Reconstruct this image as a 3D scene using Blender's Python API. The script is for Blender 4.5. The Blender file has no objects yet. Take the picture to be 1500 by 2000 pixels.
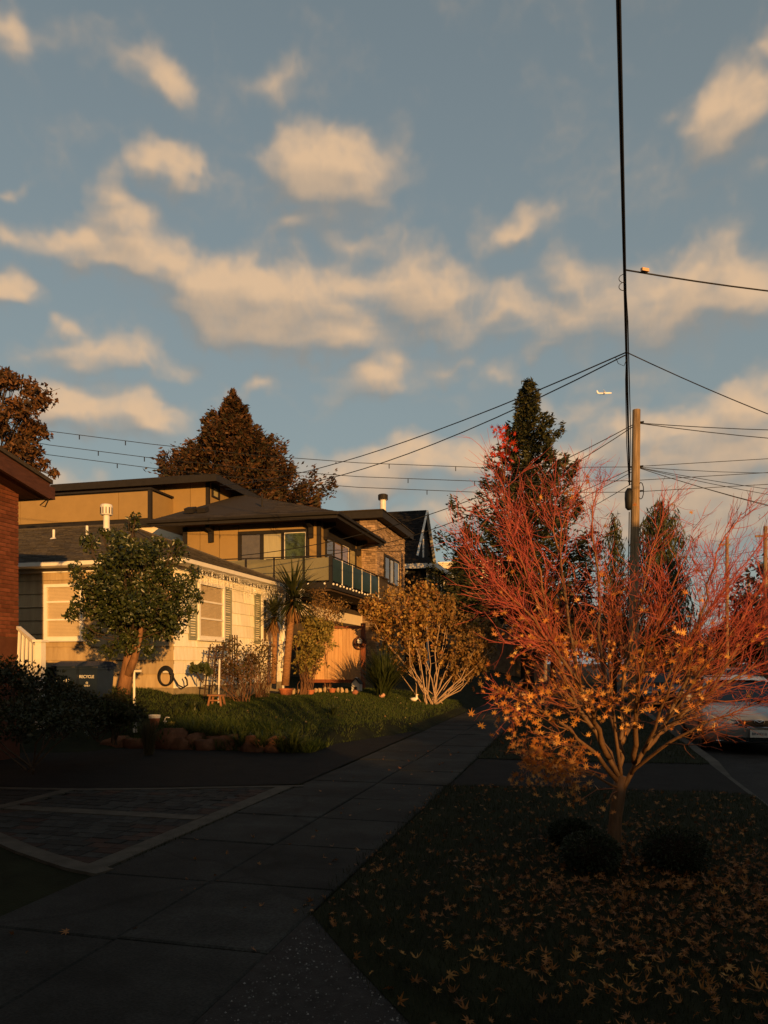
import bpy, bmesh, math, random
import numpy as np
from mathutils import Vector, Matrix, Euler
random.seed(7)
RNG = np.random.default_rng(7)
R = math.radians
sc = bpy.context.scene
COL = sc.collection

# ------------------------------------------------------------------ camera
TH = R(14.2)                       # camera turned this far left of the street direction (+Y)
CT, ST = math.cos(TH), math.sin(TH)
HC = 1.6                           # eye height
FPX, U0, V0 = 1500.0, 750.0, 1295.0
cam_d = bpy.data.cameras.new('camera'); cam = bpy.data.objects.new('camera', cam_d); COL.objects.link(cam)
cam.location = (0, 0, HC); cam.rotation_euler = (R(90), 0, TH)
cam_d.sensor_fit = 'AUTO'; cam_d.sensor_width = 36.0; cam_d.lens = 27.0
cam_d.shift_y = 295.0 / 2000.0
cam_d.clip_start = 0.05; cam_d.clip_end = 6000
sc.camera = cam

def W(u, v, d=None, X=None, Y=None, Z=None):
    """point of the street that is seen at (u, v) of the photograph, at a known depth / plane"""
    a = (u - U0) / FPX; b = (V0 - v) / FPX
    kx, ky = a * CT - ST, a * ST + CT
    if d is None:
        if X is not None: d = X / kx
        elif Y is not None: d = Y / ky
        else: d = (Z - HC) / b
    return Vector((kx * d, ky * d, HC + b * d))

# ------------------------------------------------------------------ sun and sky
SUN_AZ, SUN_EL = R(34.5), R(5.2)          # azimuth from -Y towards +X
to_sun = Vector((math.sin(SUN_AZ) * math.cos(SUN_EL), -math.cos(SUN_AZ) * math.cos(SUN_EL), math.sin(SUN_EL)))
sd = bpy.data.lights.new('sun', 'SUN'); sun = bpy.data.objects.new('sun', sd); COL.objects.link(sun)
sd.energy = 5.0; sd.angle = R(0.53); sd.color = (1.0, 0.49, 0.135)
sun.rotation_euler = (-to_sun).to_track_quat('-Z', 'Y').to_euler()
sun.location = (30, -40, 30)

world = bpy.data.worlds.new('World'); sc.world = world; world.use_nodes = True

def build_sky():
    nt = world.node_tree; nt.nodes.clear()
    N = nt.nodes.new; L = nt.links.new
    out = N('ShaderNodeOutputWorld'); bg = N('ShaderNodeBackground'); bg.inputs[1].default_value = 0.086
    L(bg.outputs[0], out.inputs[0])
    tc = N('ShaderNodeTexCoord'); D = tc.outputs['Generated']
    sky = N('ShaderNodeTexSky'); sky.sky_type = 'NISHITA'; sky.sun_disc = False
    sky.sun_elevation = SUN_EL; sky.sun_rotation = math.atan2(to_sun.x, to_sun.y)
    sky.air_density = 1.0; sky.dust_density = 1.2; sky.ozone_density = 1.0; sky.altitude = 50
    # clouds: u, v, half width, half height (photo pixels), tilt, amount
    blobs = [(640,345,135,75,0,1.0),(600,395,110,40,0,.7),(700,480,120,45,-20,.45),(560,475,90,25,15,.45),
             (330,350,70,40,0,.7),(225,400,45,55,0,.6),(240,445,80,35,0,.65),
             (190,490,120,40,0,.9),(330,530,150,55,-10,.95),(470,590,220,80,-8,1.05),(600,620,180,75,-15,1.0),
             (650,670,130,45,0,.75),(680,560,110,60,0,.7),(820,590,150,70,10,.85),(900,620,120,60,0,.6),(980,600,150,60,0,.5),
             (720,740,90,45,30,.85),(860,720,80,25,15,.45),(1070,680,90,25,10,.45),(970,735,60,30,0,.4),
             (320,175,80,50,-25,.62),(520,170,80,40,20,.42),(150,70,70,30,0,.12),(30,60,75,55,0,.6),(345,60,50,40,-40,.08),
             (50,355,45,18,20,.5),(40,455,70,30,0,.5),(15,560,60,45,0,.95),(165,540,50,22,0,.5),
             (170,710,140,50,10,.8),(130,660,50,25,0,.7),(340,715,60,25,10,.4),(140,815,160,55,0,1.0),(280,815,90,40,0,.75),
             (520,750,70,22,12,.55),(460,765,60,25,0,.4),
             (1015,450,90,45,15,.55),(1430,200,105,95,0,1.1),(1290,200,40,30,0,.3),(1470,60,70,40,0,.55),
             (1340,590,240,90,0,.75),(1470,560,120,90,0,.8),(1150,560,110,60,0,.55),(1330,480,60,25,0,.25),(1120,620,140,60,0,.5),
             (1060,790,60,35,0,.35),(1150,790,110,30,0,.3),(1230,740,120,30,0,.25),
             (1330,850,220,50,0,.75),(1450,800,120,60,0,.7),(1150,900,220,40,5,.7),(1400,900,260,60,0,.95),
             (800,910,260,50,3,.85),(700,950,200,50,0,.7),(900,1000,170,55,10,.75),(1300,1010,320,75,0,1.25),(1050,1000,260,70,0,1.0),
             (860,860,90,20,0,.3),(60,960,140,60,0,.5),(420,900,120,40,0,.35)]
    # broken cloud worked out once as a field over the whole sky (amount of cloud, how much of it is sunlit)
    Wd, Hd = 3072, 1536; hh = Hd // 2 - 40
    uu = (np.arange(Wd, dtype=np.float32) + .5) / Wd; vv = (np.arange(hh, Hd, dtype=np.float32) + .5) / Hd
    phi = (.5 - uu) * 2 * np.pi; el = (vv - .5) * np.pi
    ce = np.cos(el)[:, None]
    Dn = np.stack([ce * np.cos(phi)[None, :], ce * np.sin(phi)[None, :], np.repeat(np.sin(el)[:, None], Wd, 1)], -1).reshape(-1, 3).astype(np.float32)
    def vnoise(P, seed):
        T = np.random.default_rng(seed).random((64, 64, 64), dtype=np.float32)
        Q = P + np.float32(37.3); I = np.floor(Q).astype(np.int32); Fq = (Q - I).astype(np.float32); Fq = Fq * Fq * (3 - 2 * Fq)
        I &= 63; J = (I + 1) & 63; fx, fy, fz = Fq[:, 0], Fq[:, 1], Fq[:, 2]
        def lx(y, z):
            p = T[I[:, 0], y, z]; return p + fx * (T[J[:, 0], y, z] - p)
        a0 = lx(I[:, 1], I[:, 2]); a0 += fy * (lx(J[:, 1], I[:, 2]) - a0)
        a1 = lx(I[:, 1], J[:, 2]); a1 += fy * (lx(J[:, 1], J[:, 2]) - a1)
        return a0 + fz * (a1 - a0)
    def fbm(P, sc_, octv, seed, rough=.55):
        r = np.zeros(len(P), np.float32); amp = 1.0; tot = 0.0
        for k in range(octv):
            r += np.float32(amp) * vnoise(P * np.float32(sc_), seed + k); tot += amp; amp *= rough; sc_ *= 2.03
        return r / np.float32(tot)
    dw = Dn.copy()
    for ax in range(3):
        dw[:, ax] += .055 * (fbm(Dn, 6.0, 2, 10 + 10 * ax) - .5) + .060 * (fbm(Dn, 20.0, 4, 50 + 10 * ax, .6) - .5)
    acc = np.full(len(Dn), -1.0, np.float32)
    for (u, v, ru, rv, tilt, amt) in blobs:
        p = W(u, v, d=1.0) - Vector((0, 0, HC)); ln = p.length; c = p / ln
        e1 = c.cross(Vector((0, 0, 1))).normalized(); e2 = e1.cross(c).normalized()
        t = R(tilt); f1 = e1 * math.cos(t) + e2 * math.sin(t); f2 = -e1 * math.sin(t) + e2 * math.cos(t)
        cn = np.array(c, np.float32); sel = np.nonzero(Dn @ cn > math.cos(R(22)))[0]
        q = dw[sel] - cn
        x = q @ np.array(f1, np.float32) * (ln * FPX / (1.3 * ru)); y = q @ np.array(f2, np.float32) * (ln * FPX / (1.3 * rv))
        val = amt * (1 - np.sqrt(x * x + y * y)); k = .15
        h = np.maximum(k - np.abs(acc[sel] - val), 0) / k
        acc[sel] = np.maximum(acc[sel], val) + h * h * k * .25
    mid = np.array((W(750, 800, d=1.0) - Vector((0, 0, HC))).normalized(), np.float32)
    away = np.clip(3.1 - 4.0 * (dw @ mid), 0, 1)
    acc = np.maximum(acc, (fbm(dw, 4.0, 3, 200) * 4.0 - 1.95) * away)
    puff = np.zeros(len(Dn), np.float32); amp = 1.0; sc_ = 19.0      # rounded heads: folded noise
    for k in range(5):
        puff += np.float32(amp) * (1 - np.abs(2 * vnoise(dw * np.float32(sc_), 500 + k) - 1)); amp *= .55; sc_ *= 2.07
    acc = acc + .50 * (fbm(Dn, 13.0, 6, 300, .6) - .5) + .42 * (puff / 2.1 - .55)
    am = np.clip((acc - .045) / .74, 0, 1); am = am * am * (3 - 2 * am)
    am = am * np.clip(.55 + .85 * fbm(dw, 34.0, 4, 700, .6), 0, 1)
    am = am.reshape(Hd - hh, Wd)
    ab = np.roll(am, (-16, -6), axis=(0, 1)); ab[-16:] = am[-16:]; ab2 = np.roll(am, (-6, -2), axis=(0, 1)); ab2[-6:] = am[-6:]
    sm = (am + np.roll(am, 3, 1) + np.roll(am, -3, 1) + np.roll(am, 6, 1) + np.roll(am, -6, 1)) / 5; ab = (ab + np.roll(ab, 5, 1) + np.roll(ab, -5, 1)) / 3; ab2 = (ab2 + np.roll(ab2, 3, 1) + np.roll(ab2, -3, 1)) / 3
    lit = np.clip(.42 + .75 * (sm - ab) + .6 * (sm - ab2) + .35 * (puff.reshape(am.shape) / 2.1 - .55), 0, 1)
    px = np.zeros((Hd, Wd, 4), np.float32); px[hh:, :, 0] = am; px[hh:, :, 1] = lit; px[..., 3] = 1
    img = bpy.data.images.new('cloud_field', Wd, Hd, float_buffer=True, is_data=True)
    img.pixels.foreach_set(px.ravel()); img.update(); img.pack()
    et = N('ShaderNodeTexEnvironment'); et.image = img; et.interpolation = 'Cubic'; L(D, et.inputs[0])
    sp = N('ShaderNodeSeparateColor'); L(et.outputs[0], sp.inputs[0])
    amount, lit = sp.outputs[0], sp.outputs[1]
    def wm(op, a, b=None, c=None, clamp=False):
        n = N('ShaderNodeMath'); n.operation = op; n.use_clamp = clamp
        for i, x in enumerate((a, b, c)):
            if x is None: continue
            if isinstance(x, (int, float)): n.inputs[i].default_value = x
            else: L(x, n.inputs[i])
        return n.outputs[0]
    ccol = N('ShaderNodeMix'); ccol.data_type = 'RGBA'; L(lit, ccol.inputs['Factor'])
    ccol.inputs['A'].default_value = (2.6, 2.35, 2.05, 1); ccol.inputs['B'].default_value = (6.6, 4.5, 2.75, 1)
    # slight grading of the clear sky: a damp, milky evening
    tint = N('ShaderNodeMix'); tint.data_type = 'RGBA'; sx = N('ShaderNodeSeparateXYZ'); L(D, sx.inputs[0]); hz = N('ShaderNodeMapRange'); L(sx.outputs[2], hz.inputs['Value'])
    hz.inputs['To Min'].default_value = .80; hz.inputs['To Max'].default_value = .22     # haze is thickest towards the horizon
    L(hz.outputs[0], tint.inputs['Factor'])
    L(sky.outputs[0], tint.inputs['A']); tint.inputs['B'].default_value = (2.6, 3.05, 3.08, 1)
    fin = N('ShaderNodeMix'); fin.data_type = 'RGBA'
    L(wm('MULTIPLY', amount, .92), fin.inputs['Factor']); L(tint.outputs['Result'], fin.inputs['A']); L(ccol.outputs['Result'], fin.inputs['B'])
    L(fin.outputs['Result'], bg.inputs[0])
build_sky()
sc.render.engine = 'CYCLES'
sc.view_settings.view_transform = 'Standard'; sc.view_settings.look = 'None'
sc.view_settings.exposure = 0.4; sc.view_settings.gamma = 1.0; sc.view_settings.use_curve_mapping = False
sc.render.resolution_x, sc.render.resolution_y = 768, 1024

# ------------------------------------------------------------------ helpers
class MB:
    """collects shapes in world coordinates, then links them as one mesh object"""
    def __init__(s): s.v = []; s.f = []; s.a = []
    def add(s, vs, fs, a=0.0):
        o = len(s.v); s.v.extend([tuple(p) for p in vs]); s.f.extend([tuple(i + o for i in f) for f in fs])
        s.a.extend([a] * len(vs) if isinstance(a, (int, float)) else a); return s
    def box(s, x0, x1, y0, y1, z0, z1):
        return s.add([(x0,y0,z0),(x1,y0,z0),(x1,y1,z0),(x0,y1,z0),(x0,y0,z1),(x1,y0,z1),(x1,y1,z1),(x0,y1,z1)],
              [(0,3,2,1),(4,5,6,7),(0,1,5,4),(1,2,6,5),(2,3,7,6),(3,0,4,7)])
    def obox(s, c, ax, ay, az):
        c = Vector(c); ax, ay, az = Vector(ax), Vector(ay), Vector(az)
        vs = [c + sx*ax + sy*ay + sz*az for sz in (-1,1) for sx, sy in ((-1,-1),(1,-1),(1,1),(-1,1))]
        return s.add(vs, [(0,3,2,1),(4,5,6,7),(0,1,5,4),(1,2,6,5),(2,3,7,6),(3,0,4,7)])
    def beam(s, p, q, w, h, up=(0,0,1)):
        p, q = Vector(p), Vector(q); t = (q - p); L = t.length; t.normalize()
        sd = t.cross(Vector(up));
        if sd.length < 1e-4: sd = t.cross(Vector((1,0,0)))
        sd.normalize(); uu = sd.cross(t).normalized()
        return s.obox((p + q) / 2, t * L / 2, sd * w / 2, uu * h / 2)
    def prism(s, poly, ext):
        n = len(poly); ext = Vector(ext); P = [Vector(p) for p in poly]
        vs = P + [p + ext for p in P]
        return s.add(vs, [tuple(range(n))[::-1], tuple(range(n, 2*n))] + [(i, (i+1) % n, n + (i+1) % n, n + i) for i in range(n)])
    def tube(s, pts, rad, n=6, cap=True, attr=None):
        pts = [Vector(p) for p in pts]; m = len(pts)
        if isinstance(rad, (int, float)): rad = [rad] * m
        t0 = (pts[1] - pts[0]).normalized()
        nx = t0.cross(Vector((0.3, 0.2, 1)));
        if nx.length < 1e-3: nx = t0.cross(Vector((1, 0, 0)))
        nx.normalize(); vs = []; at = []
        for i in range(m):
            t = (pts[min(i+1, m-1)] - pts[max(i-1, 0)])
            if t.length < 1e-9: t = t0.copy()
            t.normalize(); nx = nx - t * nx.dot(t)
            if nx.length < 1e-6: nx = t.orthogonal()
            nx.normalize(); ny = t.cross(nx)
            for k in range(n):
                a = 2 * math.pi * k / n
                vs.append(pts[i] + (nx * math.cos(a) + ny * math.sin(a)) * rad[i])
            at += [0.0 if attr is None else attr[i]] * n
        fs = [(i*n + k, i*n + (k+1) % n, (i+1)*n + (k+1) % n, (i+1)*n + k) for i in range(m-1) for k in range(n)]
        if cap: fs += [tuple(range(n))[::-1], tuple(range((m-1)*n, m*n))]
        return s.add(vs, fs, at)
    def lathe(s, c, prof, n=16):
        c = Vector(c); vs = []; m = len(prof)
        for (r, z) in prof:
            for k in range(n):
                a = 2 * math.pi * k / n; vs.append(c + Vector((r * math.cos(a), r * math.sin(a), z)))
        fs = [(i*n + k, i*n + (k+1) % n, (i+1)*n + (k+1) % n, (i+1)*n + k) for i in range(m-1) for k in range(n)]
        fs += [tuple(range(n))[::-1], tuple(range((m-1)*n, m*n))]
        return s.add(vs, fs)
    def sphere(s, c, r, nu=10, nv=6, sc_=(1,1,1)):
        c = Vector(c); prof = []
        vs = [c + Vector((0,0,-r*sc_[2]))]
        for i in range(1, nv):
            p = -math.pi/2 + math.pi*i/nv
            for k in range(nu):
                a = 2*math.pi*k/nu
                vs.append(c + Vector((r*sc_[0]*math.cos(p)*math.cos(a), r*sc_[1]*math.cos(p)*math.sin(a), r*sc_[2]*math.sin(p))))
        vs.append(c + Vector((0,0,r*sc_[2])))
        fs = [(0, 1 + (k+1) % nu, 1 + k) for k in range(nu)]
        for i in range(nv - 2):
            for k in range(nu):
                a = 1 + i*nu; fs.append((a + k, a + (k+1) % nu, a + nu + (k+1) % nu, a + nu + k))
        l = len(vs) - 1; a = 1 + (nv-2)*nu
        fs += [(a + k, a + (k+1) % nu, l) for k in range(nu)]
        return s.add(vs, fs)
    def build(s, name, mat, parent=None, smooth=False, attr=None, **kw):
        base = Vector(parent['_b']) if parent is not None else Vector((0,0,0))
        me = bpy.data.meshes.new(name)
        bx, by, bz = base
        me.from_pydata([(p[0]-bx, p[1]-by, p[2]-bz) for p in s.v], [], s.f); me.update()
        if smooth: me.polygons.foreach_set('use_smooth', [True] * len(me.polygons))
        if attr:
            at = me.attributes.new(attr, 'FLOAT', 'POINT'); at.data.foreach_set('value', s.a)
        if mat: me.materials.append(mat)
        return link(name, me, parent, base, **kw)

def link(name, me, parent=None, base=(0,0,0), label=None, cat=None, group=None, kind=None, loc=None):
    o = bpy.data.objects.new(name, me); COL.objects.link(o)
    if parent is not None: o.parent = parent
    if loc is not None: o.location = loc
    o['_b'] = tuple(base)
    tag(o, label, cat, group, kind); return o
def tag(o, label=None, cat=None, group=None, kind=None):
    if label: o['label'] = label
    if cat: o['category'] = cat
    if group: o['group'] = group
    if kind: o['kind'] = kind
    return o
def thing(name, label, cat, loc=(0,0,0), group=None):
    o = bpy.data.objects.new(name, None); COL.objects.link(o); o.location = loc; o.empty_display_size = .2
    o['_b'] = tuple(loc); return tag(o, label, cat, group)
def mesh_np(name, V, F, mat):
    """fast mesh from numpy arrays: V (n,3), F (m,k)"""
    me = bpy.data.meshes.new(name); m, k = F.shape
    me.vertices.add(len(V)); me.vertices.foreach_set('co', V.astype(np.float32).ravel())
    me.loops.add(m * k); me.loops.foreach_set('vertex_index', F.astype(np.int32).ravel())
    me.polygons.add(m); me.polygons.foreach_set('loop_start', np.arange(0, m*k, k, dtype=np.int32))
    me.update(calc_edges=True); me.validate()
    if mat: me.materials.append(mat)
    return me
def unit(a): return a / np.maximum(np.linalg.norm(a, axis=-1, keepdims=True), 1e-9)
def leaf_mesh(name, P, mat, L=.06, Wd=.03, axis=None, jit=1.0, fold=.2, var=.35, base=(0,0,0), rng=RNG):
    """many small folded leaf blades centred at P; axis: preferred leaf direction (n,3)"""
    n = len(P); P = np.asarray(P, float) - np.array(base)
    rnd = unit(rng.normal(size=(n, 3)))
    ax = rnd if axis is None else unit(np.asarray(axis, float) + jit * rnd)
    sd = unit(np.cross(ax, unit(rng.normal(size=(n, 3))))); nr = np.cross(ax, sd)
    k = (1 + var * rng.uniform(-1, 1, size=(n, 1)))
    l = L * k; w = Wd * k
    V = np.empty((n, 4, 3))
    V[:,0] = P - ax * l * .5; V[:,2] = P + ax * l * .5
    V[:,1] = P - ax * l * .05 + sd * w * .5 + nr * w * fold; V[:,3] = P - ax * l * .05 - sd * w * .5 + nr * w * fold
    idx = np.arange(n)[:,None] * 4
    F = np.concatenate([idx + np.array([[0,1,2]]), idx + np.array([[0,2,3]])], axis=0)
    return mesh_np(name, V.reshape(-1,3), F, mat)

# ------------------------------------------------------------------ materials
MATS = {}
def M(name, col, rough=.8, var=.2, scale=4.0, spec=.3, bump=0.0, bscale=None, rand=0.0, metal=0.0, col2=None, detail=5,
      stretch=None, island=0.0, coat=0.0, world=False):
    if name in MATS: return MATS[name]
    m = bpy.data.materials.new(name); m.use_nodes = True; nt = m.node_tree; N = nt.nodes.new; L = nt.links.new
    b = nt.nodes['Principled BSDF']; b.inputs['Roughness'].default_value = rough; b.inputs['Metallic'].default_value = metal
    b.inputs['Specular IOR Level'].default_value = spec; b.inputs['Coat Weight'].default_value = coat
    tc = N('ShaderNodeTexCoord'); vec = tc.outputs['Object']
    if world:
        ge = N('ShaderNodeNewGeometry'); vec = ge.outputs['Position']
    if stretch:
        mp = N('ShaderNodeMapping'); mp.inputs['Scale'].default_value = stretch; L(vec, mp.inputs[0]); vec = mp.outputs[0]
    no = N('ShaderNodeTexNoise'); no.inputs['Scale'].default_value = scale; no.inputs['Detail'].default_value = detail
    no.inputs['Roughness'].default_value = .62; L(vec, no.inputs['Vector'])
    mx = N('ShaderNodeMix'); mx.data_type = 'RGBA'
    c2 = col2 if col2 else tuple(min(1, c * (1 + var)) for c in col)
    c1 = col if col2 else tuple(c * (1 - var) for c in col)
    mx.inputs['A'].default_value = (*c1, 1); mx.inputs['B'].default_value = (*c2, 1)
    mr = N('ShaderNodeMapRange'); mr.inputs['From Min'].default_value = .3; mr.inputs['From Max'].default_value = .7
    L(no.outputs[0], mr.inputs['Value']); L(mr.outputs[0], mx.inputs['Factor'])
    colo = mx.outputs['Result']
    def bright(src, amt, colo):
        mm = N('ShaderNodeMapRange'); mm.inputs['To Min'].default_value = 1 - amt; mm.inputs['To Max'].default_value = 1 + amt
        L(src, mm.inputs['Value']); vm = N('ShaderNodeVectorMath'); vm.operation = 'SCALE'
        L(colo, vm.inputs[0]); L(mm.outputs[0], vm.inputs['Scale']); return vm.outputs[0]
    if rand:
        oi = N('ShaderNodeObjectInfo'); colo = bright(oi.outputs['Random'], rand, colo)
    if island:
        ge2 = N('ShaderNodeNewGeometry'); colo = bright(ge2.outputs['Random Per Island'], island, colo)
    L(colo, b.inputs['Base Color'])
    if bump:
        n2 = N('ShaderNodeTexNoise'); n2.inputs['Scale'].default_value = bscale or scale * 6; n2.inputs['Detail'].default_value = 4
        L(vec, n2.inputs['Vector']); bp = N('ShaderNodeBump'); bp.inputs['Strength'].default_value = bump
        bp.inputs['Distance'].default_value = .01; L(n2.outputs[0], bp.inputs['Height']); L(bp.outputs[0], b.inputs['Normal'])
    MATS[name] = m; return m
def LEAF(name, cols, trans=.35, rough=.6, rand='island', spec=.25):
    """leaf colours picked per leaf"""
    if name in MATS: return MATS[name]
    m = bpy.data.materials.new(name); m.use_nodes = True; nt = m.node_tree; N = nt.nodes.new; L = nt.links.new
    b = nt.nodes['Principled BSDF']; out = nt.nodes['Material Output']
    b.inputs['Roughness'].default_value = rough; b.inputs['Specular IOR Level'].default_value = spec
    if rand == 'island': src = N('ShaderNodeNewGeometry').outputs['Random Per Island']
    else: src = N('ShaderNodeObjectInfo').outputs['Random']
    cr = N('ShaderNodeValToRGB'); e = cr.color_ramp.elements
    while len(e) < len(cols): e.new(.5)
    for i, c in enumerate(cols): e[i].position = i / max(1, len(cols) - 1); e[i].color = (*c, 1)
    L(src, cr.inputs[0]); L(cr.outputs[0], b.inputs['Base Color'])
    tr = N('ShaderNodeBsdfTranslucent'); L(cr.outputs[0], tr.inputs[0])
    ms = N('ShaderNodeMixShader'); ms.inputs[0].default_value = trans
    L(b.outputs[0], ms.inputs[1]); L(tr.outputs[0], ms.inputs[2]); L(ms.outputs[0], out.inputs[0])
    MATS[name] = m; return m
def GLASS(name, tintc, clear=.5, rough=.03):
    if name in MATS: return MATS[name]
    m = bpy.data.materials.new(name); m.use_nodes = True; nt = m.node_tree; N = nt.nodes.new; L = nt.links.new
    nt.nodes.remove(nt.nodes['Principled BSDF']); out = nt.nodes['Material Output']
    t = N('ShaderNodeBsdfTransparent'); t.inputs[0].default_value = (*tintc, 1)
    gl = N('ShaderNodeBsdfGlossy'); gl.inputs['Roughness'].default_value = rough
    gl.inputs[0].default_value = (.9, .9, .9, 1)
    fr = N('ShaderNodeFresnel'); ge = N('ShaderNodeNewGeometry'); ir = N('ShaderNodeMapRange')     # thin pane: same from both sides
    ir.inputs['To Min'].default_value = 1.5; ir.inputs['To Max'].default_value = 1 / 1.5
    L(ge.outputs['Backfacing'], ir.inputs['Value']); L(ir.outputs[0], fr.inputs[0])
    ms = N('ShaderNodeMixShader'); ad = N('ShaderNodeMath'); ad.operation = 'ADD'; ad.inputs[1].default_value = 1 - clear; ad.use_clamp = True
    L(fr.outputs[0], ad.inputs[0]); L(ad.outputs[0], ms.inputs[0]); L(t.outputs[0], ms.inputs[1]); L(gl.outputs[0], ms.inputs[2])
    L(ms.outputs[0], out.inputs[0]); MATS[name] = m; return m

def sstep(x): x = max(0.0, min(1.0, x)); return x * x * (3 - 2 * x)
# ================================================================== the setting
m_soil   = M('soil', (.018,.013,.009), .95, .5, 6, .1, bump=.6, bscale=40, world=True)
m_turf   = M('turf', (.012,.015,.007), .95, .45, 2.5, .1, bump=.5, bscale=60, world=True)
m_conc   = M('old_concrete', (.034,.031,.027), .92, .45, 2.2, .2, bump=.35, bscale=90, rand=.14, world=True)
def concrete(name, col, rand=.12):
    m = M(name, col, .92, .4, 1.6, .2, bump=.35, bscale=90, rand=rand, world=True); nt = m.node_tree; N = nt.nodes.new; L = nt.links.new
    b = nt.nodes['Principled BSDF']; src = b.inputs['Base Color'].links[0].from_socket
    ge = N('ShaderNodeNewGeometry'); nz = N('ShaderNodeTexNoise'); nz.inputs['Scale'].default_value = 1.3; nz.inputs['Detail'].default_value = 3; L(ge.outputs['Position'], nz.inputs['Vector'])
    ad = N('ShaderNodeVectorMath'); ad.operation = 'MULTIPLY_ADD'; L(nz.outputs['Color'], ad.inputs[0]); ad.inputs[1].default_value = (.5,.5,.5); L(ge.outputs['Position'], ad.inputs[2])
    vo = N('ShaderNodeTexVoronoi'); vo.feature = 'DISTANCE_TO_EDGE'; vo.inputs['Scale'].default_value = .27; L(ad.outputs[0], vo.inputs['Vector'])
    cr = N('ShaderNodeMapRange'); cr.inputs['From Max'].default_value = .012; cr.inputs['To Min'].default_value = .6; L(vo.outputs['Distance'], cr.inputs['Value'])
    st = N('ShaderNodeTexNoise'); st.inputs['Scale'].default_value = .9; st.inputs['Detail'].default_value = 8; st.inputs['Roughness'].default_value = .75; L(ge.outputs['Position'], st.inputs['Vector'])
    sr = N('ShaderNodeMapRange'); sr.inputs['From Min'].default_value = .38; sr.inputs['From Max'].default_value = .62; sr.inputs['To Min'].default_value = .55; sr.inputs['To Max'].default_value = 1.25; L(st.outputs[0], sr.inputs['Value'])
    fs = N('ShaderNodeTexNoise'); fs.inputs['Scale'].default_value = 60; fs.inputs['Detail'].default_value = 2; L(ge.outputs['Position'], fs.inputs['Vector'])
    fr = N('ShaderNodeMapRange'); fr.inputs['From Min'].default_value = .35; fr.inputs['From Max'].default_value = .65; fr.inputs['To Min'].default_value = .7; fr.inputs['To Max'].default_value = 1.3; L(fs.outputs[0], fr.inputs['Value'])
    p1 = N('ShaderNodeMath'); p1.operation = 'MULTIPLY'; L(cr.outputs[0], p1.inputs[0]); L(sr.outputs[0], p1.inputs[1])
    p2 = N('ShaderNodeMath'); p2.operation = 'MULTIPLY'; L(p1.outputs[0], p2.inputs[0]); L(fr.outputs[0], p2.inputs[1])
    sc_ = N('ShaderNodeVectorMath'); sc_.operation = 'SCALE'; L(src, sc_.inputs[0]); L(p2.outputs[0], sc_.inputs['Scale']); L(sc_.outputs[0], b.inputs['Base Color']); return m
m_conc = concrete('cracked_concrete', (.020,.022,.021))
m_strip  = M('pale_concrete', (.060,.056,.047), .9, .35, 5, .2, bump=.4, bscale=80, world=True)
m_curb   = M('curb_concrete', (.06,.057,.050), .9, .3, 4, .2, bump=.3, bscale=60, world=True)
m_asph   = M('asphalt', (.022,.022,.022), .95, .35, 3, .2, bump=.6, bscale=150, world=True)
m_dasph  = M('driveway_asphalt', (.010,.010,.010), .95, .35, 3, .15, bump=.5, bscale=120, world=True)
m_paver  = M('paver', (.020,.022,.022), .9, .4, 9, .2, bump=.4, bscale=70, rand=.38)
m_paver2 = M('paver_red', (.034,.021,.017), .9, .4, 9, .2, bump=.4, bscale=70, rand=.3)
m_aggr   = M('aggregate', (.022,.022,.022), .9, .45, 12, .2, bump=.7, bscale=120, world=True)

def inside_lawn(x, y):
    return min(y - 13.1, -x - 3.75, (x + 5.2) * -.954 + (y - 13.2) * .298)
def H(x, y):
    """height of the yards left of the sidewalk"""
    i = inside_lawn(x, y); z = 0.0
    if i > 0: z = .28 * sstep(i / .35) + .40 * sstep(i / 3.2)
    z += .38 * sstep((-x - 8.2) / 1.6) * sstep((y - 11.5) / 2.0) * (1 - sstep((y - 15.5) / 4))
    z += .45 * sstep((y - 26) / 10) * sstep((-x - 3.75) / 5)
    z += .02 * math.sin(x * 2.3 + y * 1.7) * sstep(i / 1.0 if i > 0 else 0)
    return z

def sheet(name, poly, z, mat, thick=.0, **kw):
    mb = MB()
    if thick: mb.prism([(x, y, z - thick) for x, y in poly], (0, 0, thick))
    else: mb.add([(x, y, z) for x, y in poly], [tuple(range(len(poly)))])
    return mb.build(name, mat, kind='structure', **kw)

sheet('ground', [(-900,-900),(900,-900),(900,1500),(-900,1500)], -.17, m_turf)
sheet('road', [(2.2,-80),(9.6,-80),(9.6,260),(2.2,260)], -.12, m_asph, .04)
for nm, x0, x1 in (('curb', 2.03, 2.2), ('curb', 9.6, 9.77)):
    mb = MB()
    spans = [(-80, 2.4), (3.6, 8.9), (13.4, 29.0), (33.0, 200)] if x0 < 5 else [(-80, 200)]
    for y0, y1 in spans:
        y = y0
        while y < y1 - .01:
            e = min(y1, y + 3.0); mb.box(x0, x1, y + .006, e - .006, -.16, .012); y = e
    # dropped kerb with its sloping wings at the driveway
    if x0 < 5:
        for (ya, yb, lo) in ((8.9, 9.7, 1), (13.4, 12.3, 1)):
            mb.prism([(x0, ya, -.16), (x0, ya, .012), (x0, yb, -.09), (x0, yb, -.16)], (x1 - x0, 0, 0))
        mb.box(x0, x1, 9.7, 12.3, -.16, -.09)
        mb.box(x0, x1, 2.4, 3.6, -.16, -.09); mb.box(x0, x1, 29, 33, -.16, -.09)
    mb.build(nm, m_curb, kind='structure')
sheet('far_pavement', [(9.77,-80),(14.0,-80),(14.0,200),(9.77,200)], -.02, m_conc, .1)

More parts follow.
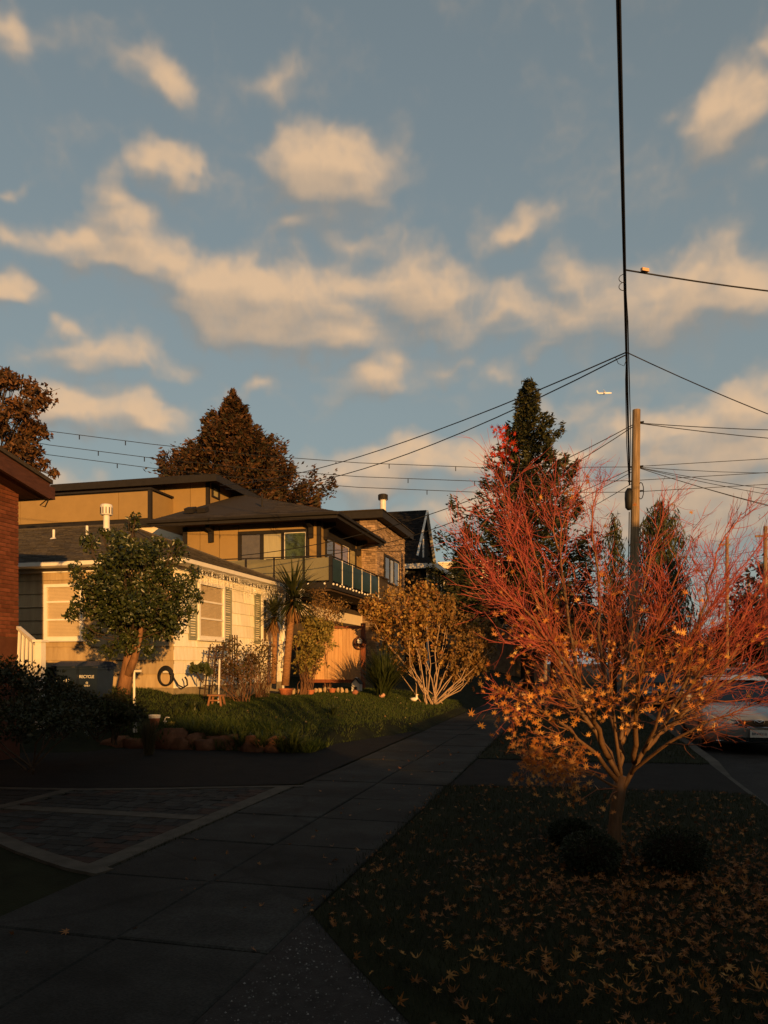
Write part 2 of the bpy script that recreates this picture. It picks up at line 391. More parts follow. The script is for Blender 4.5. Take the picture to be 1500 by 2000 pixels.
# left yards: one sheet with the lawn's rise in it
mb = MB(); xs = [-3.56 - .35 * i for i in range(20)] + [-10.5 - 1.2 * i for i in range(18)]; ys = [-12 + 1.5*i for i in range(14)] + [9.4 + .35 * i for i in range(60)] + [30.5 + 2.5 * i for i in range(30)]
for y in ys:
    for x in xs: mb.v.append((x, y, H(x, y) - .012)); mb.a.append(0)
nx = len(xs)
for j in range(len(ys) - 1):
    for i in range(nx - 1): mb.f.append((j*nx + i, (j+1)*nx + i, (j+1)*nx + i + 1, j*nx + i + 1))
yard = mb.build('lawn', m_turf, smooth=True, kind='structure')
# dark drive between pavers and rock wall
sheet('driveway', [(-3.56,9.55),(-6.2,8.5),(-12,8.2),(-20,8.2),(-20,11.2),(-9.5,12.3),(-8.0,12.75),(-5.3,12.95),(-4.4,15.2),(-3.6,18.2)], .004, m_dasph)

# planting strip between sidewalk and kerb
def strip_z(x, y): return .002 + (.013 + .05 * sstep((x + 1.66) / .7) * sstep((2.03 - x) / .7) + .012 * math.sin(x * 3 + y * 2.1)) * sstep((y - apron_y(max(-1.66, min(2.03, x)))) / .35) * sstep((x + 1.66) / .12) * (sstep((9.93 + .25 * sstep(x / 2) - y) / .3) if y < 11.4 else sstep((y - 12.9 - .2 * sstep(x / 2)) / .3))
def grass_patch(name, x0, x1, ylo, yhi, n=16, m=30):
    mb = MB()
    for j in range(m + 1):
        for i in range(n + 1):
            x = x0 + (x1 - x0) * i / n; a, b = ylo(x), yhi(x); y = a + (b - a) * j / m
            mb.v.append((x, y, strip_z(x, y))); mb.a.append(0)
    for j in range(m):
        for i in range(n): mb.f.append((j*(n+1)+i, j*(n+1)+i+1, (j+1)*(n+1)+i+1, (j+1)*(n+1)+i))
    return mb.build(name, m_turf, smooth=True, kind='structure')
apron = [(-1.66,4.66),(-1.42,4.30),(-1.17,3.94),(-.95,3.64),(-.72,3.33),(-.2,2.8),(.6,2.3),(2.03,1.9)]
def apron_y(x):
    for (xa, ya), (xb, yb) in zip(apron, apron[1:]):
        if xa <= x <= xb: return ya + (yb - ya) * (x - xa) / (xb - xa)
    return 1.9
grass_patch('planting_strip', -1.64, 2.03, lambda x: apron_y(x), lambda x: 9.9 + .25 * sstep(x / 2))
grass_patch('planting_strip', -1.64, 2.03, lambda x: 12.9 + .2 * sstep(x / 2), lambda x: 28.6)
grass_patch('planting_strip', -1.64, 2.03, lambda x: 33.2, lambda x: 150.0)
sheet('driveway_apron', [(-1.64,9.9),(2.03,10.15),(2.03,13.1),(-1.64,12.9)], -.008, m_dasph)
sheet('driveway_apron', [(-1.64,28.6),(2.03,28.6),(2.03,33.2),(-1.64,33.2)], -.004, m_conc, .05)
ap = sheet('aggregate_path', [(-1.64,-4)] + [(2.03,-4)] + apron[::-1][0:1] + apron[::-1][1:] , -.002, m_aggr, .05)
# pebbles showing in the aggregate
n = 5200; px_ = RNG.uniform(-1.62, 1.2, n); py_ = RNG.uniform(2.2, 4.6, n)
keep = np.array([y < apron_y(x) - .02 for x, y in zip(px_, py_)]); px_, py_ = px_[keep], py_[keep]
n = len(px_); V = np.empty((n, 5, 3)); rr = RNG.uniform(.003, .009, n); an = RNG.uniform(0, 6.28, n)
for k in range(4):
    V[:,k,0] = px_ + rr * np.cos(an + k * 1.57) * RNG.uniform(.7,1.2,n); V[:,k,1] = py_ + rr * np.sin(an + k * 1.57); V[:,k,2] = -.003
V[:,4] = np.stack([px_, py_, .001 + rr * .45], 1)
i5 = np.arange(n)[:,None] * 5
F = np.concatenate([i5 + np.array([[k, (k+1) % 4, 4]]) for k in range(4)])
m_peb = LEAF('pebble', [(.03,.03,.03),(.05,.05,.05),(.06,.06,.06),(.22,.22,.21)], trans=0.0, rough=.6)
link('pebble', mesh_np('pebble', V.reshape(-1,3), F, m_peb), ap, kind='stuff')

# sidewalk: slabs in two rows
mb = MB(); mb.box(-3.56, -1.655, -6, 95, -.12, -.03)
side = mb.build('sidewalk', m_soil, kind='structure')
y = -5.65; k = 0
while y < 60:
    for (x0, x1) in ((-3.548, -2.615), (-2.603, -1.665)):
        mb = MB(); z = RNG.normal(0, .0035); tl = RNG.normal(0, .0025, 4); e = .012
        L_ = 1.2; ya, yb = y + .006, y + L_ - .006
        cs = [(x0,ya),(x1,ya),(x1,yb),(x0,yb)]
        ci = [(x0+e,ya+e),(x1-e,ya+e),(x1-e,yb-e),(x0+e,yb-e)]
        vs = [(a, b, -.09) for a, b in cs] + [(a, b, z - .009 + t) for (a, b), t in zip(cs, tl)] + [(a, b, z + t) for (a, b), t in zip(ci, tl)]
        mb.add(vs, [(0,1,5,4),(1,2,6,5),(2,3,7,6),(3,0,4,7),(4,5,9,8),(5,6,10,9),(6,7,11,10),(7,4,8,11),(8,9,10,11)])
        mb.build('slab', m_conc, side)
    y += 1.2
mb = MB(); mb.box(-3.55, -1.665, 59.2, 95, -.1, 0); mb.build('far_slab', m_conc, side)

# paver driveway with its concrete bands
def strip_path(mb, pts, w, z0, z1):
    P = [Vector((x, y, 0)) for x, y in pts]; L_, Rr = [], []
    for i, p in enumerate(P):
        t = (P[min(i+1, len(P)-1)] - P[max(i-1, 0)]).normalized(); n_ = Vector((-t.y, t.x, 0))
        L_.append(p + n_ * w / 2); Rr.append(p - n_ * w / 2)
    vs = [(*p.xy, z1) for p in L_] + [(*p.xy, z1) for p in Rr] + [(*p.xy, z0) for p in L_] + [(*p.xy, z0) for p in Rr]
    n_ = len(P); fs = []
    for i in range(n_ - 1):
        fs += [(i, n_+i, n_+i+1, i+1), (i, i+1, 2*n_+i+1, 2*n_+i), (n_+i, 3*n_+i, 3*n_+i+1, n_+i+1)]
    fs += [(0, 2*n_, 3*n_, n_), (n_-1, 2*n_-1, 4*n_-1, 3*n_-1)]
    mb.add(vs, fs)
near = [(-3.5,5.16),(-3.82,5.25),(-4.15,5.40),(-4.6,5.62),(-5.08,5.90),(-5.7,6.25),(-6.3,6.5),(-9.5,6.6)]
far_ = [(-3.45,9.38),(-4.3,9.08),(-5.2,8.72),(-6.14,8.42),(-7.5,8.25),(-9.5,8.2)]
def yn(x): return np.interp(-x, [-a for a, b in near], [b for a, b in near])
def yf(x): return np.interp(-x, [-a for a, b in far_], [b for a, b in far_])
base = sheet('paver_driveway', [p for p in near] + far_[::-1], -.012, m_soil)
for pts, w in ((near, .17), (far_, .11), ([(-3.66,5.2),(-3.66,7.2),(-3.66,9.32)], .2), ([(-3.78,7.2),(-4.8,7.2),(-6.1,7.22)], .2), ([(-6.2,6.6),(-6.2,7.4),(-6.2,8.36)], .16)):
    mb = MB(); strip_path(mb, pts, w, -.05, .012 + RNG.uniform(-.002,.002)); mb.build('concrete_band', m_strip, base)
def paver_mesh(lx, ly, nm, mat):
    mb = MB(); e = .006; a, b = lx/2, ly/2
    cs = [(-a,-b),(a,-b),(a,b),(-a,b)]; ci = [(-a+e,-b+e),(a-e,-b+e),(a-e,b-e),(-a+e,b-e)]
    mb.add([(x,y,-.05) for x,y in cs] + [(x,y,-.005) for x,y in cs] + [(x,y,0) for x,y in ci],
       [(0,1,5,4),(1,2,6,5),(2,3,7,6),(3,0,4,7),(4,5,9,8),(5,6,10,9),(6,7,11,10),(7,4,8,11),(8,9,10,11)])
    me = bpy.data.meshes.new(nm); me.from_pydata(mb.v, [], mb.f); me.materials.append(mat); return me
pm = [paver_mesh(.225, .148, 'paver', m_paver), paver_mesh(.148, .148, 'paver', m_paver), paver_mesh(.225, .148, 'paver', m_paver2)]
cnt = 0; far_mb = MB(); row = 0; yy = 5.3
while yy < 9.3:
    xx = -3.70 - (row % 2) * .08
    while xx > -6.9:
        s_ = 0 if random.random() < .62 else 1; lx = .225 if s_ == 0 else .148
        xc = xx - lx / 2 - .005
        lo, hi = yn(xc) + .0, yf(xc) + .0
        ok = lo + .03 < yy < hi - .03 and abs(yy - 7.2) > .1 and abs(xc + 6.2) > lx / 2 - .03
        if ok:
            edge = yy - lo < .12 or xx > -3.85
            zz = .004 + random.gauss(0, .0025)
            if cnt < 300 and xc > -6.1:
                o = link('paver', pm[2] if (edge or random.random() < .12) and s_ == 0 else pm[s_], base); o.location = (xc, yy, zz)
                o.rotation_euler = (random.gauss(0,.008), random.gauss(0,.008), random.gauss(0,.012)); cnt += 1
            else: far_mb.box(xc - lx/2, xc + lx/2, yy - .074, yy + .074, -.05, zz)
        xx -= lx + .008
    yy += .156; row += 1
if far_mb.v: far_mb.build('paver_field', m_paver, base, kind='stuff')

# grass blades
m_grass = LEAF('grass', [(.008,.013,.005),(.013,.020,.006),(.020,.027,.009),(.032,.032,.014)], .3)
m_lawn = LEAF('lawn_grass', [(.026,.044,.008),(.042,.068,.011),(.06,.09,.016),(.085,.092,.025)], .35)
def blades(name, P, hgt, wid, mat, label=None, lean=.5):
    n = len(P); P = np.asarray(P); an = RNG.uniform(0, 6.283, n); h = hgt * RNG.uniform(.5, 1.3, n); la = RNG.uniform(0, 6.283, n)
    V = np.empty((n, 3, 3)); dx, dy = np.cos(an) * wid, np.sin(an) * wid
    V[:,0] = P + np.stack([dx, dy, 0*dx], 1); V[:,1] = P - np.stack([dx, dy, 0*dx], 1)
    V[:,2] = P + np.stack([np.cos(la) * h * lean * RNG.uniform(.3,1.2,n), np.sin(la) * h * lean * RNG.uniform(.3,1.2,n), h], 1)
    F = np.arange(3*n).reshape(n, 3)
    return link(name, mesh_np(name, V.reshape(-1,3), F, mat), None, kind='stuff', label=label, cat='grass' if label else None)
P = []
while len(P) < 52000:
    x = random.uniform(-1.75, 2.02); y = 3.0 + 7.0 * random.random() ** 1.3
    if y > apron_y(max(-1.66, x)) + random.gauss(-.02, .05) and y < 10.0 and (x > -1.66 or random.random() < .3): P.append((x, y, strip_z(x, y) - .005))
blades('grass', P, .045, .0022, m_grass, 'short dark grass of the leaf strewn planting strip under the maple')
P = []
while len(P) < 15000:
    x = random.uniform(-1.7, 2.02); y = random.uniform(12.9, 28); P.append((x, y, strip_z(x, y) - .005))
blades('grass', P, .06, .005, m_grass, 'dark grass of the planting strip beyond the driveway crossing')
P = []
while len(P) < 75000:
    x = random.uniform(-13.5, -3.6); y = 12.9 + 14 * random.random() ** 1.2
    if inside_lawn(x, y) > -.1 and not (x < -9.05 and y > 16): P.append((x, y, H(x, y) - .015))
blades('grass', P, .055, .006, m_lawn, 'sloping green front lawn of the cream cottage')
P = []      # grassy weeds creeping over the paving's edges
for _ in range(2600):
    if random.random() < .5: x, y = -3.56 + random.gauss(0, .03), random.uniform(5.2, 9.6)
    else: x, y = -1.66 + random.gauss(0, .03), random.uniform(4.6, 20)
    P.append((x, y, -.01))
blades('weed', P, .03, .003, m_grass, 'thin dark weeds in the seams of the sidewalk')
P = []
for _ in range(9000):     # rough grass and bulbs spilling round the rocks
    x = random.uniform(-8.3, -4.6); y = 13.15 + abs(random.gauss(0, .5)) - .25
    P.append((x, y, H(x, y)))
blades('edging_plant', P, .20, .011, m_lawn, 'tufts of strappy grass spilling over the rock edging', .9)
# ================================================================== cream cottage
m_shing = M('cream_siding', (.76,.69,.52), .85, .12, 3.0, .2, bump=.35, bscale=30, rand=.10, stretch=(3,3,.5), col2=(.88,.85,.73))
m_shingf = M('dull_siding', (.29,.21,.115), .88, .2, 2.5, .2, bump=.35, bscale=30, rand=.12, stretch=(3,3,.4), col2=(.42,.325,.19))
m_found = M('foundation', (.26,.21,.13), .9, .25, 3, .2, bump=.3, bscale=50)
m_trim  = M('white_trim', (.72,.69,.62), .6, .06, 5, .35)
m_roof  = M('asphalt_shingle', (.062,.054,.045), .95, .3, 14, .12, island=.28)
m_blind = M('blind', (.62,.50,.34), .7, .08, 3, .2, rand=.05)
m_shut  = M('sage_shutter', (.23,.24,.18), .75, .12, 6, .25)
m_dark  = M('dark_interior', (.02,.018,.016), .9, .2)
m_pane  = GLASS('window_glass', (.95,.95,.93), .97)
m_metal = M('pale_metal', (.62,.60,.56), .5, .1, 6, .4)

def shingle_roof(mb, A, B, C, D, rows, tabw, th=.02):
    """A,B eave corners, D,C upper corners: courses of overlapping tabs as real steps"""
    A, B, C, D = map(Vector, (A, B, C, D)); nrm = (B - A).cross(D - A).normalized()
    if nrm.z < 0: nrm = -nrm
    for r in range(rows):
        t0, t1 = r / rows, (r + 1.25) / rows; t1 = min(t1, 1.0)
        l0, r0 = A.lerp(D, t0), B.lerp(C, t0); l1, r1 = A.lerp(D, t1), B.lerp(C, t1)
        W0 = (r0 - l0).length; n = max(1, int(W0 / tabw)); off = random.random()
        cuts = [0] + sorted(min(.999, max(.001, (i + off + random.uniform(-.25, .25)) / n)) for i in range(n)) + [1]
        for c0, c1 in zip(cuts, cuts[1:]):
            if (c1 - c0) * W0 < .02: continue
            h = th * random.uniform(.7, 1.3); g = .004 / max(W0, .1)
            p0, p1 = l0.lerp(r0, c0 + g), l0.lerp(r0, c1 - g); p2, p3 = l1.lerp(r1, c1 - g), l1.lerp(r1, c0 + g)
            mb.add([p0, p1, p2, p3, p0 + nrm*h, p1 + nrm*h, p2 + nrm*.004, p3 + nrm*.004],
                   [(4,5,6,7), (0,1,5,4), (1,2,6,5), (3,0,4,7)])
EX, FY, BY, WX = -9.1, 16.05, 23.0, -21.0
ZF, ZE = 1.03, 3.93
ch = thing('cottage', 'low cream shingled cottage with hip roof behind the lawn', 'house', (-12, 19.5, .5))
mb = MB(); mb.box(WX, EX - .03, FY + .03, BY, .9, ZE); mb.build('wall', m_found, ch)
mb = MB(); mb.box(WX - .02, EX + .02, FY - .02, BY + .02, -.1, ZF - .01); mb.build('foundation', m_found, ch)
holes_f = [(-12.52, -11.45, 2.16, 3.50)]
holes_e = [(17.15, 18.58, 2.20, 3.62), (21.05, 22.3, 2.17, 3.55)]
rows = 9; rh = (ZE - ZF) / rows
def shingle_row(axis):
    for r in range(rows):
        z0 = ZF + r * rh; a = (WX + 4 if axis == 'x' else FY); end = (EX if axis == 'x' else BY); a -= random.uniform(0, .5)
        while a < end - .01:
            w = random.choice((1.2, 1.21, 1.22)) if axis == 'x' else random.choice((.6, .61, .62)); a0, a1 = max(a, WX + 4 if axis == 'x' else FY), min(a + w - .004, end + (.012 if axis == 'x' else 0)); a += w
            if a1 - a0 < .02: continue
            hs = holes_f if axis == 'x' else holes_e
            if any(h0 <= a0 and a1 <= h1 and z0 >= h2 - .02 and z0 + rh <= h3 + .02 for h0, h1, h2, h3 in hs): continue
            mb = MB(); p = .034 + random.uniform(-.004, .006); zb = z0 - .008 + random.uniform(-.006, .004); zt = z0 + rh
            if axis == 'x':
                mb.add([(a0,FY-p,zb),(a1,FY-p,zb),(a1,FY+.02,zb),(a0,FY+.02,zb),(a0,FY-.003,zt),(a1,FY-.003,zt),(a1,FY+.03,zt),(a0,FY+.03,zt)],
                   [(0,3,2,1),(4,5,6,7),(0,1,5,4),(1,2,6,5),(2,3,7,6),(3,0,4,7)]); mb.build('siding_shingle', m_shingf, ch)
            else:
                mb.add([(EX+p,a0,zb),(EX+p,a1,zb),(EX-.02,a1,zb),(EX-.02,a0,zb),(EX+.003,a0,zt),(EX+.003,a1,zt),(EX-.03,a1,zt),(EX-.03,a0,zt)],
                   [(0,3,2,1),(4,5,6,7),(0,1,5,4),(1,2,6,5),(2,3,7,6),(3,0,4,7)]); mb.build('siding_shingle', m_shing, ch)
shingle_row('x'); shingle_row('y')

def house_window(root, axis, c, a0, a1, z0, z1, rails, fr, dep=.06, blind=True, curtain=False, split=None):
    """axis 'x': wall faces -Y at y=c; 'y': wall faces +X at x=c"""
    def bx(mb, p0, p1, q0, q1, out0, out1):
        if axis == 'x': mb.box(p0, p1, c - out1, c - out0, q0, q1)
        else: mb.box(c + out0, c + out1, p0, p1, q0, q1)
    mb = MB(); bx(mb, a0, a1, z0, z1, .030, .036); w = mb.build('window', m_dark, root)
    mb = MB(); f = .075
    bx(mb, a0, a0 + f, z0, z1, .0, dep + .03); bx(mb, a1 - f, a1, z0, z1, .0, dep + .03)
    bx(mb, a0 + f, a1 - f, z1 - f, z1, .0, dep + .028); bx(mb, a0 + f, a1 - f, z0, z0 + f, .0, dep + .028)
    bx(mb, a0 - .05, a1 + .05, z0 - .045, z0 - .002, .0, dep + .07)
    mb.build('frame', fr, w)
    mb = MB()
    for r in rails:
        zz = z0 + (z1 - z0) * r; bx(mb, a0 + f, a1 - f, zz - .022, zz + .022, .05, dep + .012)
    if split:
        for s_ in split:
            aa = a0 + (a1 - a0) * s_; bx(mb, aa - .02, aa + .02, z0 + f, z1 - f, .05, dep + .01)
    if mb.v: mb.build('rail', fr, w)
    mb = MB()
    if blind:
        z = z0 + f
        while z < z1 - f - .03:
            bx(mb, a0 + f + .005, a1 - f - .005, z, z + .031, .038, .0385 + random.uniform(.001, .006)); z += .034
        mb.build('blind', m_blind, w)
    if curtain:
        a = a0 + f + (a1 - a0) * .25
        while a < a1 - f - .03: bx(mb, a, a + .05, z0 + f, z1 - f, .037, .040 + random.uniform(0, .006)); a += .053
        mb.build('curtain', M('curtain', (.68,.60,.46), .8, .08), w)
    mb = MB()
    if axis == 'x': mb.add([(a0+f,c-.051,z0+f),(a1-f,c-.051,z0+f),(a1-f,c-.051,z1-f),(a0+f,c-.051,z1-f)], [(0,1,2,3)])
    else: mb.add([(c+.051,a0+f,z0+f),(c+.051,a1-f,z0+f),(c+.051,a1-f,z1-f),(c+.051,a0+f,z1-f)], [(0,1,2,3)])
    mb.build('pane', m_pane, w)
    return w
house_window(ch, 'x', FY, *holes_f[0], (.36, .68), m_trim)
house_window(ch, 'y', EX, *holes_e[0], (.36, .66), m_trim)
house_window(ch, 'y', EX, *holes_e[1], (.52,), m_trim, blind=False, curtain=True)
for (y0, y1) in ((16.72, 17.12), (18.62, 19.05), (20.56, 21.0)):
    z0, z1 = 2.16, 3.62
    mb = MB(); f = .06
    mb.box(EX + .03, EX + .055, y0, y0 + f, z0, z1); mb.box(EX + .03, EX + .055, y1 - f, y1, z0, z1)
    for zz in (z0, (z0+z1)/2 - f/2, z1 - f): mb.box(EX + .03, EX + .053, y0 + f, y1 - f, zz, zz + f)
    s_ = mb.build('shutter', m_shut, ch)
    z = z0 + f + .01
    while z < z1 - f - .02:
        mb = MB(); mb.add([(EX+.032,y0+f,z+.03),(EX+.032,y1-f,z+.03),(EX+.05,y1-f,z),(EX+.05,y0+f,z),(EX+.032,y0+f,z+.036),(EX+.032,y1-f,z+.036),(EX+.05,y1-f,z+.006),(EX+.05,y0+f,z+.006)],
              [(0,3,2,1),(4,5,6,7),(0,1,5,4),(1,2,6,5),(2,3,7,6),(3,0,4,7)])
        if not ((z0+z1)/2 - f < z < (z0+z1)/2 + .01): mb.build('slat', m_shut, s_)
        z += .062
# roof
oh = .42; ez = 3.98; ry = (FY + BY) / 2; half = ry - FY + oh; pit = .40; rz = ez + half * pit
x1 = EX + oh; xr = x1 - half; x0 = WX - 6
A, B, C, D = (x0, FY-oh, ez), (x1, FY-oh, ez), (x1, BY+oh, ez), (x0, BY+oh, ez); Rl, Rr_ = (x0, ry, rz), (xr, ry, rz)
mb = MB(); mb.add([A, B, C, D, Rl, Rr_], [(0,1,5,4), (1,2,5), (2,3,4,5), (0,3,2,1), (0,4,3)]); roof = mb.build('roof', m_roof, ch)
mb = MB()
shingle_roof(mb, (x0 + 8, FY-oh, ez), B, Rr_, (x0 + 8, ry, rz), 30, .26, .024); shingle_roof(mb, B, C, Rr_, Rr_, 30, .26, .024); shingle_roof(mb, C, (x0+8, BY+oh, ez), (x0+8, ry, rz), Rr_, 14, .6)
mb.build('roof_shingle', m_roof, roof, kind='stuff')
mb = MB(); mb.tube([Vector(B) + Vector((0,0,.02)), Vector(Rr_) + Vector((0,0,.03))], .035, 6); mb.tube([Vector(C) + Vector((0,0,.02)), Vector(Rr_) + Vector((0,0,.03))], .035, 6)
mb.tube([Vector(Rr_) + Vector((0,0,.03)), Vector(Rl) + Vector((0,0,.03))], .035, 6); mb.build('ridge_cap', m_roof, roof)
mb = MB(); g0 = ez - .13
mb.prism([(x1 + .002, FY-oh, g0), (x1 + .10, FY-oh, g0 + .03), (x1 + .12, FY-oh, g0 + .12), (x1 + .002, FY-oh, g0 + .12)], (0, BY - FY + 2*oh, 0)); mb.build('gutter', m_trim, ch)
mb = MB(); mb.prism([(x0, FY-oh-.002, g0), (x0, FY-oh-.10, g0 + .03), (x0, FY-oh-.12, g0 + .12), (x0, FY-oh-.002, g0 + .12)], (x1 - x0, 0, 0)); mb.build('gutter', m_trim, ch)
mb = MB(); mb.box(x0, x1 - .02, FY - oh + .02, BY + oh - .02, ez - .10, ez - .06); mb.build('soffit', m_trim, ch)
mb = MB(); mb.box(x0, EX + .004, FY - .045, FY - .01, ez - .20, ez - .10); mb.box(EX + .012, EX + .045, FY - .045, BY, ez - .20, ez - .10); mb.build('frieze_board', m_trim, ch)
mb = MB(); mb.tube([(x1 - .25, BY - .35, ez - .12), (EX + .07, BY - .3, ez - .35), (EX + .07, BY - .3, .75)], .04, 8); mb.build('downspout', m_trim, ch)
# things on its roof
def on_roof(u, v):      # the front slope
    for k in range(200):
        d = 16 + k * .04; p = W(u, v, d=d)
        if p.z <= ez + (p.y - (FY - oh)) * pit: return p
    return p
vp = W(208, 1045, Y=18.9); zr = ez + (18.9 - FY + oh) * pit
mb = MB(); c = (vp.x, 18.9, zr - .05)
mb.lathe(c, [(.17,0),(.15,.10),(.085,.13),(.085,.50),(.10,.52)], 14); vent = mb.build('roof_vent', m_metal, ch, smooth=False)
mb = MB(); mb.lathe((vp.x, 18.9, zr + .44), [(.15,0),(.165,.02),(.165,.27),(.14,.30),(.02,.305)], 14); mb.build('vent_cap', m_metal, vent)
mb = MB()
for k in range(12):
    a = k * 6.283 / 12; mb.obox((vp.x + .168*math.cos(a), 18.9 + .168*math.sin(a), zr + .56), (.004*math.cos(a), .004*math.sin(a), 0), (-.012*math.sin(a), .012*math.cos(a), 0), (0,0,.09))
mb.build('vent_slot', m_dark, vent)
for u, hgt in ((105, .30), (170, .36)):
    p = W(u, 1045, Y=18.2); zr2 = ez + (18.2 - FY + oh) * pit
    mb = MB(); mb.lathe((p.x, 18.2, zr2 - .05), [(.12,0),(.10,.05),(.035,.09),(.035,hgt),(.0,hgt)], 10); mb.build('vent_pipe', m_metal, ch)
# icicle lights hung along its side eave
t = thing('icicle_lights', 'unlit white icicle light string hanging under the cottage side eave', 'string lights', (EX + .5, 19.5, ez - .15))
mb = MB(); pts = []
yy = FY + .3
while yy < BY + .2: pts.append((x1 + .09, yy, ez - .16 + .015 * math.sin(yy * 9))); yy += .12
mb.tube(pts, .004, 4)
m_wire = M('white_wire', (.80,.78,.72), .5, .05)
drops = MB()
for (xx, yy, zz) in pts:
    for k in range(2):
        ln = random.choice((.10, .18, .26, .34)); y_ = yy + k * .06; x_ = xx + random.uniform(-.05, .03)
        mb.tube([(xx, y_, zz), (x_ - .02, y_ + random.uniform(-.03,.03), zz - ln * .5), (x_, y_ + random.uniform(-.04,.04), zz - ln)], .002, 3)
        for q in range(1, 4): drops.sphere((x_ - .01, y_, zz - ln * q / 3), .008, 5, 4, (1,1,1.6))
mb.build('cord', m_wire, t); drops.build('bulb', m_wire, t, kind='stuff')
# ================================================================== modern stepped house behind the cottage
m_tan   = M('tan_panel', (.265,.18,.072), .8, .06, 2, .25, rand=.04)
m_black = M('black_trim', (.016,.014,.013), .7, .2, 5, .25)
m_broof = M('dark_roof', (.040,.034,.030), .95, .3, 20, .12, island=.35)
m_soff  = M('brown_soffit', (.055,.035,.022), .8, .2, 4, .25, stretch=(1,8,1))
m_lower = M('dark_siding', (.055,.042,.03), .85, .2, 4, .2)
m_cream = M('cream_board', (.68,.58,.42), .8, .05, 3, .2)
m_gfront = M('frosted_balcony_glass', (.17,.155,.085), .25, .12, 1.5, .5)
m_gside = M('dark_balcony_glass', (.016,.034,.030), .3, .15, 1.5, .3)
m_stone = M('ledgestone', (.27,.19,.125), .9, .3, 9, .2, bump=.5, bscale=30, island=.45)
m_room  = M('room_wall', (.10,.085,.06), .9, .2)
m_curt2 = M('pale_curtain', (.40,.36,.20), .85, .15, 4, .2, stretch=(8,8,.4))
m_green = M('room_plants', (.05,.075,.045), .8, .8, 3.0, .2)
m_bulb  = M('white_bulb', (.75,.73,.68), .4, .03)
m_door  = M('door_blind', (.26,.17,.09), .8, .25, 3, .2, stretch=(1,10,.3))

md = thing('modern_house', 'tall modern house with tan panels, black trim and glass balcony', 'house', (-14, 38, .9))
WY, EXM = 32.3, -11.1                 # front wall / street side wall planes
Zs, Ze = 4.88, 7.95                   # balcony floor, eave
mb = MB(); mb.box(-17.7, EXM - .04, WY + .04, 46.4, .3, Ze); mb.build('wall', m_black, md)
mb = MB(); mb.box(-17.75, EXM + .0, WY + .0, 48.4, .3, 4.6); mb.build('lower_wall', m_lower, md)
def panel_x(u0, u1, v0, v1, y, mat=m_tan, g=.012):       # panel on a wall that faces the camera side (-Y)
    a = W(u0, v1, Y=y); b = W(u1, v0, Y=y)
    mb = MB(); mb.box(a.x + g, b.x - g, y - .02, y + .03, a.z + g, b.z - g); mb.build('panel', mat, md)
def panel_xz(x0, x1, z0, z1, y, mat=m_tan, g=.014):
    mb = MB(); mb.box(x0 + g, x1 - g, y - .02, y + .03, z0 + g, z1 - g); mb.build('panel', mat, md)
def panel_yz(y0, y1, z0, z1, x, mat=m_tan, g=.014):
    mb = MB(); mb.box(x - .03, x + .02, y0 + g, y1 - g, z0 + g, z1 - g); mb.build('panel', mat, md)
X = lambda u, y=WY: W(u, 1100, Y=y).x
Yx = lambda u, x=EXM: W(u, 1100, X=x).y
xw0, xw1 = X(466), X(604)
zw0, zw1 = 5.15, W(535, 1036, Y=WY).z
panel_xz(X(366), X(391), Zs, Ze, WY); panel_xz(X(391), X(429), Zs, Ze, WY); panel_xz(X(429), xw0, Zs, Ze, WY)
panel_xz(xw0, X(534), zw1, Ze, WY); panel_xz(X(534), xw1, zw1, Ze, WY); panel_xz(xw1, X(619), Zs, Ze, WY); panel_xz(xw0, xw1, Zs, zw0, WY)
mb = MB(); mb.box(X(619), EXM + .03, WY - .035, WY + .1, Zs, Ze); mb.build('corner_post', m_black, md)
mb = MB(); mb.box(X(358), X(366), WY - .06, WY + .1, 4.0, Ze); mb.build('corner_post', m_black, md)
# big window
def big_window(axis, c, a0, a1, z0, z1, cuts, backs, name='window'):
    def bx(mb, p0, p1, q0, q1, o0, o1):
        if axis == 'x': mb.box(p0, p1, c - o1, c - o0, q0, q1)
        else: mb.box(c + o0, c + o1, p0, p1, q0, q1)
    mb = MB(); f = .09
    bx(mb, a0, a0 + f*1.6, z0, z1, 0, .07); bx(mb, a1 - f*1.6, a1, z0, z1, 0, .07)
    bx(mb, a0 + f*1.6, a1 - f*1.6, z1 - f*1.5, z1, 0, .068); bx(mb, a0 + f*1.6, a1 - f*1.6, z0, z0 + f, 0, .068)
    edges = [a0 + f*1.6] + [a0 + (a1 - a0) * k for k in cuts] + [a1 - f*1.6]
    for e in edges[1:-1]: bx(mb, e - .06, e + .06, z0 + f, z1 - f*1.5, 0, .066)
    w = mb.build(name, m_black, md)
    for i, (e0, e1) in enumerate(zip(edges, edges[1:])):
        p0 = e0 + (.06 if i else 0); p1 = e1 - (.06 if i < len(edges) - 2 else 0)
        mb = MB(); bx(mb, p0, p1, z0 + f, z1 - f*1.5, .022, .026); mb.build('curtain', backs[i], w)
        mb = MB(); t = .03; bx(mb, p0, p0 + t, z0 + f, z1 - f*1.5, .03, .05); bx(mb, p1 - t, p1, z0 + f, z1 - f*1.5, .03, .05)
        bx(mb, p0 + t, p1 - t, z1 - f*1.5 - t, z1 - f*1.5, .03, .049); mb.build('sash', m_metal if i == 2 else m_black, w)
        mb = MB(); q0, q1 = z0 + f, z1 - f*1.5
        if axis == 'x': mb.add([(p0,c-.04,q0),(p1,c-.04,q0),(p1,c-.04,q1),(p0,c-.04,q1)], [(0,1,2,3)])
        else: mb.add([(c+.04,p0,q0),(c+.04,p1,q0),(c+.04,p1,q1),(c+.04,p0,q1)], [(0,1,2,3)])
        mb.build('pane', m_pane, w)
    return w
big_window('x', WY, xw0, xw1, zw0, zw1, (.34, .64), (m_room, m_curt2, m_green))
